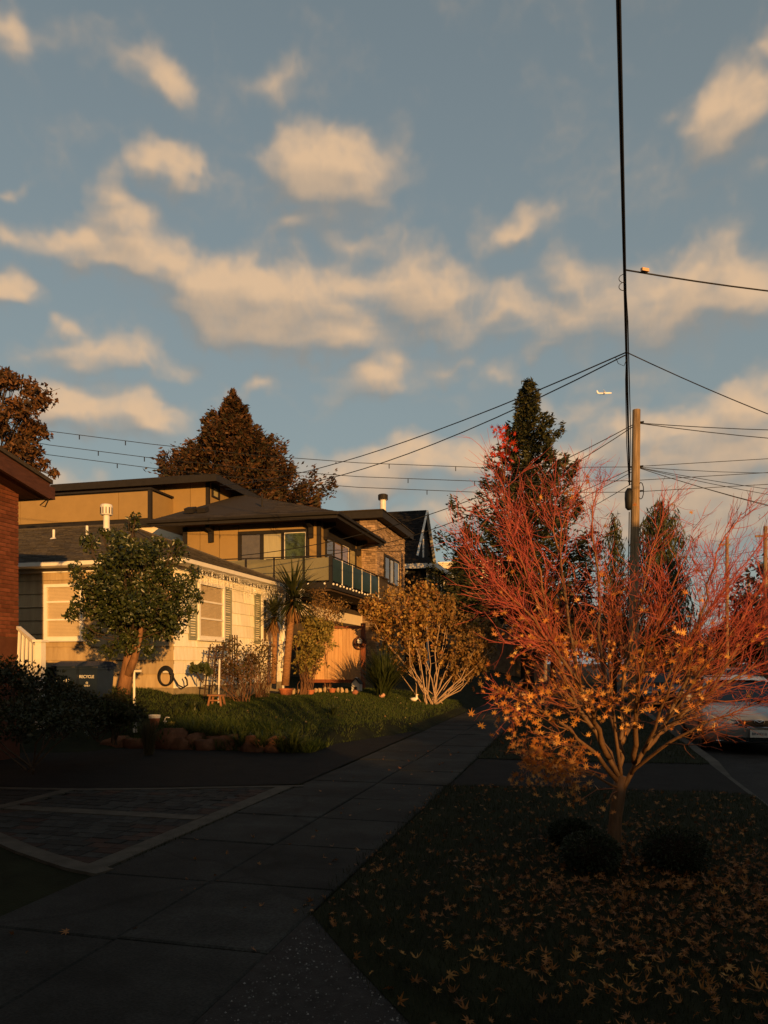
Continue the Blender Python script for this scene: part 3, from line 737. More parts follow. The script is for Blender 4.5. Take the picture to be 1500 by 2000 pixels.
yd0, yd1 = Yx(634), Yx(694); yc = Yx(706)
big_window('y', EXM, yd0, yd1, Zs + .06, 7.45, (.25, .5, .75), (m_room, m_door, m_door, m_curt2), 'sliding_door')
panel_yz(WY + .12, yd0, Zs, Ze, EXM); panel_yz(yd0, yd1, 7.45, Ze, EXM, m_black); panel_yz(yd1, yc, Zs, Ze, EXM)
# hip roof over it
ex, ey, w8 = -9.95, 31.2, 8.2; pk = 10.95
A, B = (-19.0, ey, Ze + .1), (ex, ey, Ze + .1); P1 = (ex - w8, ey + w8, pk); P0 = (-19.0, ey + w8, pk - .2); C = (ex, 39.4, Ze + .1); Dd = (-19.0, 39.5, pk - .25)
Yend = Yx(757, ex)
mb = MB(); mb.add([A, B, C, Dd, P0, P1], [(0,1,5,4), (1,2,5)]); rf = mb.build('roof', m_broof, md)
mb = MB(); shingle_roof(mb, A, B, P1, P0, 34, .45, .02); shingle_roof(mb, B, C, P1, P1, 26, .6, .02); mb.build('roof_shingle', m_broof, rf, kind='stuff')
mb = MB(); mb.box(-19.0, ex, ey, ey + .05, Ze - .17, Ze + .098); mb.box(ex - .05, ex, ey + .052, C[1], Ze - .17, Ze + .098); mb.build('fascia', m_black, rf)
mb = MB(); mb.prism([(ex, ey - .001, Ze - .05), (ex, ey - .12, Ze - .02), (ex, ey - .13, Ze + .09), (ex, ey - .001, Ze + .09)], (-9.05, 0, 0))
mb.prism([(ex + .001, ey - .12, Ze - .05), (ex + .12, ey - .12, Ze - .02), (ex + .13, ey - .12, Ze + .09), (ex + .001, ey - .12, Ze + .09)], (0, 8.3, 0)); mb.build('gutter', m_black, rf)
mb = MB(); mb.box(-19.0, ex - .06, ey + .06, C[1], Ze - .06, Ze - .02); mb.build('soffit', m_soff, md)
for (x, y, dx, dy) in ((X(415), WY, 0, -1), (X(609), WY, 0, -1), (EXM, yd1 + .25, 1, 0), (EXM, WY + .5, 1, 0)):
    mb = MB(); n = Vector((dx, dy, 0)); s_ = Vector((dy, -dx, 0)) * .09
    p = Vector((x, y, Ze - .06)); mb.prism([p - s_ - Vector((0,0,.75)), p - s_ , p - s_ + n * .55, p - s_ + n * .55 - Vector((0,0,.16)), p - s_ + n * .22 - Vector((0,0,.3)), p - s_ + n * .2 - Vector((0,0,.75))], s_ * 2)
    mb.build('bracket', m_black, md)
p = W(512, 980, d=36.5); mb = MB(); mb.tube([(p.x, p.y, p.z - .5), (p.x, p.y, p.z + .38)], .05, 8); mb.build('vent_pipe', m_black, rf)
for u, v in ((372, 995), (396, 994)):
    p = W(u, v, d=36.2); mb = MB(); mb.obox((p.x, p.y, p.z - .02), (.22,0,0), (0,.2,.08), (0,-.04,.1)); mb.build('roof_vent', m_black, rf)
# balcony
bx0, bx1, by0, by1 = -17.6, -9.6, 29.4, 37.5
bal = MB(); bal.box(bx0, bx1, by0, by1, Zs - .28, Zs - .02); bal = bal.build('balcony', m_black, md)
mb = MB(); mb.box(bx0, bx1 - .1, by0 + .1, by1, Zs - .36, Zs - .285); mb.build('balcony_soffit', m_soff, bal)
gz0, gz1 = Zs + .06, Zs + .98
def bpost(x, y, w=.05, m=m_black): mb = MB(); mb.box(x - w/2, x + w/2, y - w/2, y + w/2, Zs - .02, gz1 + .05); mb.build('post', m, bal)
xs_ = [bx0 + .1] + [X(u, by0 + .05) for u in (480, 535, 593, 645)]
for i, x in enumerate(xs_):
    bpost(x, by0 + .06, .06)
    if i:
        mb = MB(); mb.box(xs_[i-1] + .06, x - .06, by0 + .05, by0 + .07, gz0, gz1); mb.build('glass_panel', m_gfront, bal)
ys_ = [by0 + .06 + (by1 - by0 - .5) * k / 5 for k in range(6)]
for i, y in enumerate(ys_):
    if i: bpost(bx1 - .06, y, .045, m_metal)
    else: bpost(bx1 - .06, y, .12)
    if i:
        mb = MB(); mb.box(bx1 - .07, bx1 - .05, ys_[i-1] + .06, y - .06, gz0, gz1); mb.build('glass_panel', m_gside, bal)
mb = MB(); mb.box(bx0, bx1 - .03, by0 + .03, by0 + .09, gz1 + .05, gz1 + .09); mb.box(bx1 - .09, bx1 - .03, by0 + .09, by1 - .4, gz1 + .05, gz1 + .09); mb.build('handrail', m_black, bal)
mb = MB(); mb.box(EXM + .1, bx1, by1 - .42, by1 + 1.2, Zs - .5, gz1 + .02); mb.build('end_wall', m_lower, bal)
mb = MB(); mb.box(EXM + .05, bx1 + .06, by1 - .45, by1 + 1.25, gz1 + .022, gz1 + .10); mb.build('end_wall_cap', m_soff, bal)
mb = MB()      # small globe bulbs strung along the slab edge
for k in range(17):
    y = by0 + .1 + k * .47; mb.sphere((bx1 + .03, y, Zs - .10 + (.02 if k % 2 else 0)), .045, 6, 5)
for k in range(8): mb.sphere((bx1 - .3 - k * .7, by0 - .03, Zs - .08), .045, 6, 5)
lt = mb.build('bulb_string', m_bulb, bal, kind='stuff')
for (x, y) in ((-10.5, 31.0), (-10.6, 33.5), (-10.6, 35.5)):
    mb = MB(); mb.lathe((x, y, Zs - .385), [(.08,0),(.09,.012),(.09,.022)], 10); mb.build('soffit_light', m_bulb, bal)
# storey below the balcony: pale board and dark windows
mb = MB(); mb.box(EXM + .003, EXM + .05, 29.9, 39.0, 3.55, 4.05); mb.box(-17.0, EXM + .05, WY - .05, WY - .003, 3.55, 4.05); mb.build('cream_band', m_cream, md)
big_window('y', EXM + .06, 33.0, 37.5, 1.6, 3.4, (.33, .66), (m_dark, m_room, m_dark))
# stone block with its own flat roof
sx, sy0 = -10.28, yc
sy1 = W(790, 1040, X=sx).y; sz1 = 9.15
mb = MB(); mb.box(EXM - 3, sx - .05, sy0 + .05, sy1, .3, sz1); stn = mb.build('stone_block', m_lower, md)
mb = MB()
z = .8
while z < sz1 - .02:
    h = random.uniform(.09, .15); h = min(h, sz1 - z)
    y = sy0
    while y < sy1:
        l = random.uniform(.22, .62); p = random.uniform(-.01, .045)
        mb.box(sx - .06, sx + p, y, min(y + l - .012, sy1), z, z + h - .010); y += l
    x = sx
    while x > EXM - .1:
        l = random.uniform(.22, .6); p = random.uniform(-.01, .045)
        mb.box(max(x - l + .012, EXM - .1), x - .062 if x == sx else x, sy0 - p, sy0 + .06, z, z + h - .010); x -= l
    z += h
mb.build('ledge_stone', m_stone, stn, kind='stuff')
mb = MB(); mb.box(EXM - 3.1, sx + .45, sy0 - .45, sy1 + .5, sz1 + .01, sz1 + .38); mb.build('stone_block_roof', m_black, md)
mb = MB(); mb.box(EXM - 3.15, sx + .5, sy0 - .5, sy1 + .55, sz1 + .385, sz1 + .44); mb.build('roof_edge', m_broof, md)
ywa, ywb = W(748, 1100, X=sx).y, W(777, 1100, X=sx).y
big_window('y', sx + .04, ywa, ywb, 6.0, 7.55, (.35, .62), (m_room, m_curt2, m_room))
cp = W(748, 1000, d=42.0); mb = MB(); mb.lathe((cp.x, cp.y, sz1 + .4), [(.17,0),(.17,.95),(.25,.97),(.25,1.25),(.17,1.28)], 14); fl = mb.build('flue_pipe', m_metal, md, smooth=False)
mb = MB(); mb.lathe((cp.x, cp.y, sz1 + 1.62), [(.265,-.25),(.275,-.2),(.275,.02),(.2,.06)], 14); mb.build('flue_cap', m_black, fl)
# third storey, set back, with its deck parapet
PY = 34.2; px1 = W(294, 1000, Y=PY).x; px0 = -44.0
zt, zb = W(294, 956, Y=PY).z, W(294, 1012, Y=PY).z
ylim = 42.0
mb = MB(); mb.box(px0, px1 - .03, PY + .03, ylim, zb - .1, zt - .02); mb.build('parapet', m_black, md)
cut = [px0] + [W(u, 980, Y=PY).x for u in (40, 232)] + [px1 - .12]
for a, b in zip(cut, cut[1:]): panel_xz(a, b, zb, zt - .06, PY)
panel_yz(PY + .14, PY + 3.4, zb, zt - .06, px1); panel_yz(PY + 3.4, ylim, zb, zt - .06, px1)
mb = MB(); mb.box(px1 - .14, px1 + .035, PY - .035, PY + .14, zb - .1, zt); mb.build('corner_post', m_black, md)
mb = MB(); mb.box(px0, px1 + .06, PY - .06, PY + .15, zt, zt + .1); mb.box(px1 - .12, px1 + .06, PY + .15, ylim, zt, zt + .1); mb.build('parapet_cap', m_black, md)
mb = MB(); mb.box(px0, px1 + .25, PY - .3, ylim, zb - .42, zb - .14); mb.build('deck_fascia', m_black, md)
mb = MB(); mb.box(px0, -17.75, PY + .02, ylim, .3, zb - .42); mb.build('back_wall', m_cream, md)
mb = MB()
for k in range(6): mb.box(px0, -17.76, PY - .004, PY + .018, 5.2 + k * .52, 5.2 + k * .52 + .49)
mb.build('cream_siding', m_cream, md)
UY = 36.4; ux1 = W(407, 960, Y=UY).x; uz1 = W(407, 937, Y=UY).z
mb = MB(); mb.box(px0, ux1 - .03, UY + .03, 48, zb, uz1); mb.build('upper_wall', m_black, md)
cut = [W(u, 950, Y=UY).x for u in (110, 145, 215, 288, 322, 372)] + [ux1 - .14]
for a, b in zip(cut, cut[1:]): panel_xz(a, b, zb, uz1, UY)
mb = MB(); mb.box(ux1 - .14, ux1 + .035, UY - .035, UY + .14, zb, uz1); mb.build('corner_post', m_black, md)
panel_yz(UY + .14, UY + 4.0, zb, uz1, ux1); panel_yz(UY + 4.0, 48, zb, uz1, ux1)
wy0, wy1 = W(412, 960, X=ux1).y, W(427, 960, X=ux1).y
big_window('y', ux1 + .02, wy0, wy1, W(420, 974, X=ux1).z, W(420, 949, X=ux1).z, (), (m_curt2,))
oh2 = .9; e2 = uz1 + .05; w2 = 5.5
A, B = (W(98, 942, Y=UY - oh2).x, UY - oh2, e2), (ux1 + oh2, UY - oh2, e2); C = (ux1 + oh2, UY - oh2 + 2*w2, e2); D_ = (A[0], C[1], e2)
P1 = (B[0] - w2, B[1] + w2, e2 + 1.5); P0 = (A[0] + w2, A[1] + w2, e2 + 1.5)
mb = MB(); mb.add([A, B, C, D_, P0, P1], [(0,1,5,4), (1,2,5), (2,3,4,5), (3,0,4), (0,3,2,1)]); rf2 = mb.build('upper_roof', m_broof, md)
mb = MB(); mb.box(A[0], B[0], B[1], B[1] + .05, e2 - .36, e2 - .003); mb.box(B[0] - .05, B[0], B[1] + .052, C[1], e2 - .36, e2 - .003); mb.box(A[0], A[0] + .05, B[1] + .052, C[1], e2 - .36, e2 - .003); mb.build('fascia', m_black, rf2)
mb = MB(); mb.box(A[0] + .06, B[0] - .06, B[1] + .06, C[1], e2 - .14, e2 - .1); mb.build('soffit', m_soff, rf2)

# ================================================================== dark gabled house further on
dg = thing('gabled_house', 'dark shingled house with steep gable and white trim past the stone block', 'house', (-14, 56, 1))
m_dwall = M('charcoal_shingle', (.011,.011,.012), .9, .25, 8, .2, stretch=(1,1,6))
m_droof = M('charcoal_roof', (.014,.013,.013), .95, .3, 12, .12, island=.3)
gx, gy0 = -10.0, W(836, 1100, X=-10.0).y; gy1 = W(874, 1100, X=-10.0).y; gz = 8.3
mb = MB(); mb.box(-22, gx, gy0, gy1, .4, gz); mb.build('wall', m_dwall, dg)
mb = MB(); mb.box(gx - .12, gx + .03, gy0 - .03, gy0 + .14, .4, gz - .01); mb.build('corner_board', m_trim, dg)
# skirt roof and main gable whose end faces the street
oh = .7; mid = (gy0 + gy1) / 2; gzt = W(843, 1019, X=gx - 1.4).z
A, B, C, D_ = (-23, gy0 - oh, gz), (gx + oh, gy0 - oh, gz), (gx + oh, gy1 + oh, gz), (-23, gy1 + oh, gz)
gxe = gx - 1.2; g0, g1 = gy0 + .5, gy1 - .5
i0, i1, i2, i3 = (-23, g0, gz + .95), (gxe, g0, gz + .95), (gxe, g1, gz + .95), (-23, g1, gz + .95)
mb = MB(); mb.add([A, B, C, D_, i0, i1, i2, i3], [(0,1,5,4), (1,2,6,5), (2,3,7,6), (3,0,4,7)]); rf3 = mb.build('skirt_roof', m_droof, dg)
mb = MB(); mb.add([(-23, g0 - .3, gz + .6), (gxe + .3, g0 - .3, gz + .6), (gxe + .3, mid, gzt), (-23, mid, gzt), (gxe + .3, g1 + .3, gz + .6), (-23, g1 + .3, gz + .6)], [(0,1,2,3), (3,2,4,5)]); rf4 = mb.build('roof', m_droof, dg)
mb = MB(); shingle_roof(mb, (-18, g0 - .3, gz + .6), (gxe + .3, g0 - .3, gz + .6), (gxe + .3, mid, gzt), (-18, mid, gzt), 26, .5, .025); mb.build('roof_shingle', m_droof, rf4, kind='stuff')
mb = MB(); mb.prism([(gxe - .02, g0, gz + .9), (gxe - .02, g1, gz + .9), (gxe - .02, mid, gzt - .15)], (.1, 0, 0)); mb.build('gable_wall', m_dwall, dg)
mb = MB()
for ys in (g0 - .3, g1 + .3): mb.beam((gxe + .33, ys, gz + .55), (gxe + .33, mid, gzt - .05), .06, .22, (1,0,0))
mb.build('rake_board', m_trim, dg)
mb = MB(); mb.box(-23, gx + oh + .05, gy0 - oh - .05, gy0 - oh, gz - .26, gz + .06); mb.box(gx + oh, gx + oh + .05, gy0 - oh, gy1 + oh, gz - .26, gz + .06); mb.build('fascia', m_trim, dg)
mb = MB(); mb.box(-23, gx + oh, gy0 - oh, gy1 + oh, gz - .12, gz - .08); mb.build('soffit', m_dwall, dg)
yw0, yw1 = W(846, 1100, X=gx).y, W(867, 1100, X=gx).y
def plain_window(root, axis, c, a0, a1, z0, z1, nsp, fr=m_trim, f=.12):
    def bx(mb, p0, p1, q0, q1, o0, o1):
        if axis == 'x': mb.box(p0, p1, c - o1, c - o0, q0, q1)
        else: mb.box(c + o0, c + o1, p0, p1, q0, q1)
    mb = MB(); bx(mb, a0, a0 + f, z0, z1, 0, .08); bx(mb, a1 - f, a1, z0, z1, 0, .08); bx(mb, a0 + f, a1 - f, z1 - f, z1, 0, .078); bx(mb, a0 + f, a1 - f, z0, z0 + f, 0, .078)
    for k in range(1, nsp): e = a0 + (a1 - a0) * k / nsp; bx(mb, e - f/2, e + f/2, z0 + f, z1 - f, 0, .076)
    w = mb.build('window', fr, root)
    for k in range(nsp):
        mb = MB(); e0 = a0 + (a1 - a0) * k / nsp; e1 = a0 + (a1 - a0) * (k + 1) / nsp; bx(mb, e0 + f * .6, e1 - f * .6, z0 + f, z1 - f, .01, .03); mb.build('pane', M('dark_pane', (.035,.04,.038), .1, .3, .8, .6), w)
    return w
plain_window(dg, 'y', gx, yw0, yw1, W(856, 1162, X=gx).z, W(856, 1108, X=gx).z, 3)
plain_window(dg, 'x', gy0, W(787, 1100, Y=gy0).x, W(797, 1100, Y=gy0).x, W(790, 1120, Y=gy0).z, W(790, 1103, Y=gy0).z, 1, f=.2)
p = W(821, 1085, d=52.5); mb = MB(); mb.tube([(p.x, p.y + 1, p.z), (p.x, p.y + 1, p.z + 1.5)], .06, 6); mb.build('vent_pipe', m_metal, rf4)
# flat beige building behind it
fb = thing('flat_roofed_building', 'pale flat roofed building half hidden behind dark gabled house', 'building', (-8, 82, 0))
fy = 80.0; a = W(862, 1100, Y=fy); b = W(1010, 1100, Y=fy); zt_ = W(900, 1100, Y=fy).z; zm = W(900, 1133, Y=fy).z
mb = MB(); mb.box(a.x, b.x, fy, fy + 12, -.2, zm); mb.build('wall', M('brown_wall', (.14,.10,.065), .9, .3, 2), fb)
mb = MB(); mb.box(a.x - .2, b.x + .2, fy - .3, fy + 12.2, zm, zt_); mb.build('parapet', m_cream, fb)
mb = MB(); mb.box(a.x - .3, b.x + .3, fy - .4, fy + 12.3, zt_, zt_ + .15); mb.build('coping', m_trim, fb)
# small house with a white porch seen through the twigs
ph = thing('porch_house', 'small house with white porch posts seen through the maple twigs', 'house', (-3.5, 66, 0))
m_pst = M('porch_stone', (.24,.17,.11), .9, .4, 3)
py = 64.0; Pu = lambda u, v: W(u, v, Y=py)
mb = MB(); mb.box(Pu(950,1200).x, Pu(1060,1200).x, py + 1.5, py + 9, -.2, Pu(950,1165).z); mb.build('wall', M('porch_wall', (.30,.22,.14), .9, .2, 2), ph)
mb = MB(); mb.box(Pu(955,1200).x, Pu(1003,1200).x, py, py + 1.5, -.2, Pu(960,1232).z); mb.build('porch_base', m_pst, ph)
mb = MB()
for u in (957, 968, 978, 990, 1001): x = Pu(u,1200).x; mb.box(x - .12, x + .12, py, py + .2, Pu(u,1231).z, Pu(u,1198).z)
mb.box(Pu(953,1200).x, Pu(1005,1200).x, py - .05, py + .25, Pu(960,1198).z, Pu(960,1192).z); mb.build('porch_post', m_trim, ph)
mb = MB(); a, b = Pu(945,1190), Pu(1015,1190); mb.prism([(a.x, py - .4, a.z), (a.x, py + 10, a.z), (a.x, py + 5, a.z + 2.2)], (b.x - a.x + 2, 0, 0)); mb.build('roof', m_droof, ph)
plain_window(ph, 'x', py + 1.5, Pu(980,1200).x, Pu(996,1200).x, Pu(985,1225).z, Pu(985,1200).z, 2)
# ================================================================== brick house at the left edge
m_brick = M('red_brick', (.125,.042,.024), .9, .3, 8, .15, rand=.28, bump=.4, bscale=40)
m_mortar = M('mortar', (.085,.050,.034), .95, .2, 8, .1)
m_bfound = M('painted_foundation', (.085,.034,.022), .9, .2, 3, .15)
m_bwood = M('brown_fascia', (.060,.024,.015), .7, .3, 4, .25, stretch=(6,1,6))
bh = thing('brick_house', 'red brick house with brown overhanging eave at the left edge', 'house', (-12, 7, 0))
BX, BYE = -9.2, 11.1
mb = MB(); mb.box(-18, BX - .012, 2.5, BYE - .012, -.1, 4.55); bw = mb.build('wall', m_mortar, bh)
mb = MB(); mb.box(-18, BX + .015, 2.5, BYE + .015, -.1, 2.02); mb.build('foundation', m_bfound, bh)
def brick_me(l, nm='brick'):
    b = MB(); b.box(-.05, .0, 0, l, 0, .057); me = bpy.data.meshes.new(nm); me.from_pydata(b.v, [], b.f); me.materials.append(m_brick); return me
bm_full, bm_half = brick_me(.19), brick_me(.092); r = 0; z = 2.035
while z < 4.5:
    y = BYE - (.2 if r % 2 else .1)
    first = bm_full if r % 2 else bm_half
    o = link('brick', first, bw); o.location = (BX + random.uniform(-.002,.004) , y + (.01 if r % 2 else .008), z); k = 1
    # children keep world placement: the house stands at its own origin
    o.location = Vector(o.location) - Vector(bh['_b'])
    yy = y - .2 + .01
    while yy > BYE - 1.35:
        o = link('brick', bm_full, bw); o.location = Vector((BX + random.uniform(-.003,.004), yy, z)) - Vector(bh['_b']); yy -= .2
    z += .0677; r += 1
fa = MB()     # roof: low gable, its rake board facing the street
xr_ = BX + .45; rk = [(xr_, 11.32, 4.40), (xr_, 11.32, 4.66), (xr_, 4.0, 6.15), (xr_, 4.0, 5.85)]
fa.prism(rk, (-.06, 0, 0)); fa.build('rake_board', m_bwood, bh)
mb = MB(); mb.prism([(xr_ + .03, 11.36, 4.665), (xr_ + .03, 11.36, 4.73), (xr_ + .03, 4.0, 6.22), (xr_ + .03, 4.0, 6.155)], (-9.3, 0, 0)); mb.build('roof', m_broof, bh)
mb = MB(); mb.prism([(xr_ - .065, 11.3, 4.42), (xr_ - .065, 11.3, 4.46), (xr_ - .065, 4.0, 5.95), (xr_ - .065, 4.0, 5.91)], (-9, 0, 0)); mb.build('soffit', m_bwood, bh)
mb = MB(); mb.box(-18, xr_, 11.325, 11.45, 4.42, 4.62); mb.build('gutter', m_bwood, bh)
mb = MB(); q = W(95, 975, d=13.15)
mb.tube([q, W(88, 990, d=13.2), W(78, 987, d=13.2), W(90, 977, d=13.2), W(108, 975, d=13.25)], .012, 5); mb.build('cable_loop', m_black, bh)
# its white stair rail
m_wpaint = M('white_paint', (.74,.71,.64), .5, .06, 5, .35)
sr = thing('stair_railing', 'white wooden stair railing beside the brick house', 'railing', W(79, 1340, d=12.2))
n0 = W(79, 1254, d=12.2)
mb = MB(); mb.box(n0.x - .055, n0.x + .055, n0.y - .055, n0.y + .055, .55, n0.z); nw = mb.build('newel_post', m_wpaint, sr)
mb = MB(); mb.box(n0.x - .085, n0.x + .085, n0.y - .085, n0.y + .085, n0.z, n0.z + .035); mb.build('post_cap', m_wpaint, nw)
a0, a1 = W(36, 1226, d=12.9), W(73, 1258, d=12.25); b0, b1 = W(33, 1292, d=12.9), W(72, 1328, d=12.25)
mb = MB(); mb.beam(a0, a1, .07, .05); mb.build('handrail', m_wpaint, sr)
mb = MB(); mb.beam(b0, b1, .05, .05); mb.build('bottom_rail', m_wpaint, sr)
for k in range(5):
    t_ = .08 + k * .2; mb = MB(); p, q = a0.lerp(a1, t_), b0.lerp(b1, t_); mb.beam(q, p, .035, .035, (0,1,0)); mb.build('baluster', m_wpaint, sr)
mb = MB()
for k in range(5): mb.box(BX + .02, BX + .95, 9.6 + k * .28, 11.0, -.05 + k * 0, .19 * (k + 1))
# ================================================================== unseen houses and hedge added over the road, behind the photographer: their shade lies over the street
oh_ = thing('unseen_opposite_house', 'unseen shade casting brown bungalow across the road behind the photographer', 'house', (17.3, -34, 0))
m_ow = M('opposite_wall', (.16,.11,.07), .9, .2, 2)
mb = MB(); mb.box(14.6, 20, -45, -24, -.2, 4.0); mb.build('wall', m_ow, oh_)  # out of view; footprint and height set to shade the left yards
mb = MB(); mb.add([(14.0,-45.6,4.0),(20.6,-45.6,4.0),(20.6,-23.4,4.0),(14.0,-23.4,4.0),(17.3,-42.3,5.6),(17.3,-26.6,5.6)], [(0,1,4),(1,2,5,4),(2,3,5),(3,0,4,5),(0,3,2,1)]); mb.build('roof', m_broof, oh_)
for y0 in (-43, -39, -34, -30, -26): 
    mb = MB(); mb.box(14.55, 14.6, y0, y0 + 1.6, 1.3, 2.6); mb.build('window', m_trim, oh_)
hg = thing('unseen_shade_hedge', 'unseen shade casting tall clipped evergreen hedge across the road behind the photographer', 'hedge', (15, -5, -.1))
m_hedge = LEAF('hedge_leaf', [(.012,.022,.008),(.02,.034,.012),(.03,.045,.015)], .2)
def hedge_h(y): return float(np.interp(y, [-22, -18.5, -16, -14.6, -12.5, -10, -6.5, -3.5, -1, 3], [3.75, 3.6, 3.2, 2.76, 2.72, 2.95, 3.1, 2.7, 2.2, 2.1])) + .06 * math.sin(y * 1.9) + .05 * math.sin(y * 4.3)  # top profile shaped to set the shade line over strip and lawn
mb = MB(); ys = [-21.3 + .5 * k for k in range(131)]
for y in ys:
    h = hedge_h(y)
    mb.v += [(14.3, y, -.1), (14.4, y, h - .1), (15.6, y, h - .1), (15.7, y, -.1)]; mb.a += [0] * 4
for j in range(len(ys) - 1):
    for k in range(3): mb.f.append((j*4 + k, j*4 + k + 1, (j+1)*4 + k + 1, (j+1)*4 + k))
mb.f += [(0,1,2,3), tuple(len(ys)*4 - 4 + k for k in (3,2,1,0))]
mb.build('hedge_core', m_soil, hg)
Ph = []
for _ in range(16000):
    y = random.uniform(-21.4, 44); h = hedge_h(y)
    if random.random() < .6: Ph.append((14.3 + random.gauss(0,.05), y, random.uniform(0, h)))
    else: Ph.append((random.uniform(14.3, 15.7), y, h - .08 + random.gauss(0, .06)))
link('hedge_leaves', leaf_mesh('hedge_leaves', Ph, m_hedge, .16, .09, base=hg['_b']), hg, kind='stuff')
for (y0, y1, he, hr, lab) in ((-6.5, 6.0, 6.2, 9.3, 'unseen light blocking two storey house with gable roof across the road, right of the photographer'), (10.0, 24.0, 5.8, 8.6, 'second unseen light blocking two storey house across the road, further along')):  # unseen houses added to block skylight and low sun down the street
    t = thing('unseen_opposite_house', lab, 'house', (23, (y0 + y1) / 2, -.1)); mb = MB(); mb.box(18.6, 27, y0, y1, -.2, he); mb.build('wall', m_ow, t)
    ym = (y0 + y1) / 2; mb = MB(); mb.prism([(18.0, y0 - .6, he), (18.0, y1 + .6, he), (18.0, ym, hr)], (9.6, 0, 0)); mb.build('roof', m_broof, t)
    for k in range(4):
        for z_ in (1.0, 3.8): mb = MB(); mb.box(18.55, 18.6, y0 + 1.2 + k * 2.9, y0 + 2.4 + k * 2.9, z_, z_ + 1.4); mb.build('window', m_trim, t)
nh = thing('unseen_neighbour_house', 'unseen skylight blocking grey two storey house behind the photographer on the left', 'house', (-14, -9, 0))  # added out of view to cut skylight from the rear left
mb = MB(); mb.box(-20, -9.5, -18, -3.5, -.1, 6.2); mb.build('wall', m_ow, nh)
mb = MB(); mb.add([(-20.6,-18.6,6.2),(-8.9,-18.6,6.2),(-8.9,-2.9,6.2),(-20.6,-2.9,6.2),(-14.7,-18.6,9.4),(-14.7,-2.9,9.4)], [(0,1,4),(1,2,5,4),(2,3,5),(3,0,4,5),(0,3,2,1)]); mb.build('roof', m_broof, nh)

# ================================================================== pole and overhead lines
m_pole = M('weathered_pole', (.22,.155,.09), .9, .6, 3, .15, stretch=(8,8,.35), bump=.6, bscale=14)
m_cable = M('black_cable', (.010,.010,.010), .6, .2, 4, .3)
pt = W(1243, 801, d=26); pb = W(1237, 1250, d=26)
up = thing('utility_pole', 'tall weathered wooden utility pole with cables behind the maple', 'pole', (pb.x, pb.y, -.1))
mb = MB(); mb.tube([(pb.x - .02, pb.y, -.2), (pb.x, pb.y, 2.2), ((pb.x + pt.x)/2, pb.y, 6.2), (pt.x, pb.y, pt.z)], [.175, .165, .148, .13], 14); mb.build('pole_shaft', m_pole, up, smooth=True)
pn = lambda v: W(1243 - 6 * (v - 801) / 449, v, d=26)
mb = MB(); c = pn(972) + Vector((-.21, -.05, 0)); mb.lathe(c + Vector((0,0,-.42)), [(.05,0),(.12,.08),(.14,.4),(.13,.62),(.06,.74)], 10); mb.build('splice_case', m_cable, up, smooth=True)
for v, s_ in ((826, 1), (912, 1), (912, -1), (940, -1), (960, 1)):
    mb = MB(); c = pn(v); mb.tube([c, c + Vector((.24 * s_, -.06, .0))], .03, 6); mb.build('bracket', m_cable, up)
mb = MB(); c = pn(960); pts = [c + Vector((.17 + .09 * math.sin(a), -.08, .28 * math.cos(a))) for a in np.linspace(0, 6.28, 13)]; mb.tube(pts, .015, 4); mb.build('cable_coil', m_cable, up)
mb = MB(); mb.tube([pn(1000) + Vector((-.19,-.05,0)), pn(1120) + Vector((-.19,-.05,0)), pn(1250) + Vector((-.2,-.05,-.5))], .018, 5); mb.build('riser_cable', m_cable, up)
def cat_line(p, q, sag, n=18):
    return [p.lerp(q, k / n) - Vector((0, 0, 4 * sag * (k / n) * (1 - k / n))) for k in range(n + 1)]
wires = []
def wire(paths, rad, label, name='overhead_wire', clips=0):
    root = thing(name, label, 'wire', paths[0][0], 'overhead lines')
    for k, pts in enumerate(paths):
        mb = MB(); mb.tube(pts, rad if isinstance(rad, (int, float)) else rad[k], 5); mb.build('strand', m_cable, root, smooth=True)
    return root
Ca, Cb = W(1208, 0, Z=8.0), pn(948) + Vector((-.20, -.12, 0)); dr = (Ca - Cb)
def cab(v):
    lo, hi = 0.0, 1.0
    for _ in range(40):
        t_ = (lo + hi) / 2; p = Cb.lerp(Ca, t_); dd = -p.x * ST + p.y * CT
        vv = V0 - (p.z - HC) / dd * FPX
        if vv > v: lo = t_
        else: hi = t_
    return Cb.lerp(Ca, lo)
back = Ca + dr * .9
mc = wire([[back, Ca, cab(300), cab(530), cab(690), cab(850), Cb]], .026, 'thick black cable bundle running overhead along the street to the pole')
mb = MB()
for (va, vb, off) in ((532, 950, .06), (690, 952, -.05)):
    pa, pb2 = cab(va), cab(vb); o_ = Vector((off, 0, -.06)); mb.tube([pa, pa.lerp(pb2, .12) + o_ * .6, pa.lerp(pb2, .55) + o_, pb2 + o_ * .2], .011, 4)
mb.build('tied_drop_wire', m_cable, mc)
mb = MB(); c = cab(535)
for dz in (.0, -.13): mb.tube([c + Vector((-.09 * math.sin(a), 0, dz - .07 + .07 * math.cos(a))) for a in np.linspace(0, math.pi, 8)], .006, 4)
c = cab(697); mb.tube([c + Vector((-.22, 0, .02)), c + Vector((-.16, 0, -.12)), c + Vector((-.05, 0, -.18)), c + Vector((0, 0, -.05))], .007, 4)
mb.build('wire_loop', m_cable, mc)
def far(c, e, k=2.4): return c + (e - c) * k
def dep(p): return -p.x * ST + p.y * CT
c = cab(527); sr_ = wire([cat_line(c, far(c, W(1700, 556, d=dep(c) + 1.5)), .3)], .013, 'single service wire leaving the cable bundle to the right, with pale splice')
mb = MB(); a_ = W(1253, 526, d=dep(c)); b_ = W(1266, 528.5, d=dep(c) + .05); mb.beam(a_, b_, .05, .05); mb.build('splice_sleeve', M('copper_sleeve', (.55,.36,.22), .5, .1), sr_)
c = cab(688); e1, e2 = W(430, 948, d=36), W(440, 955, d=36.3)
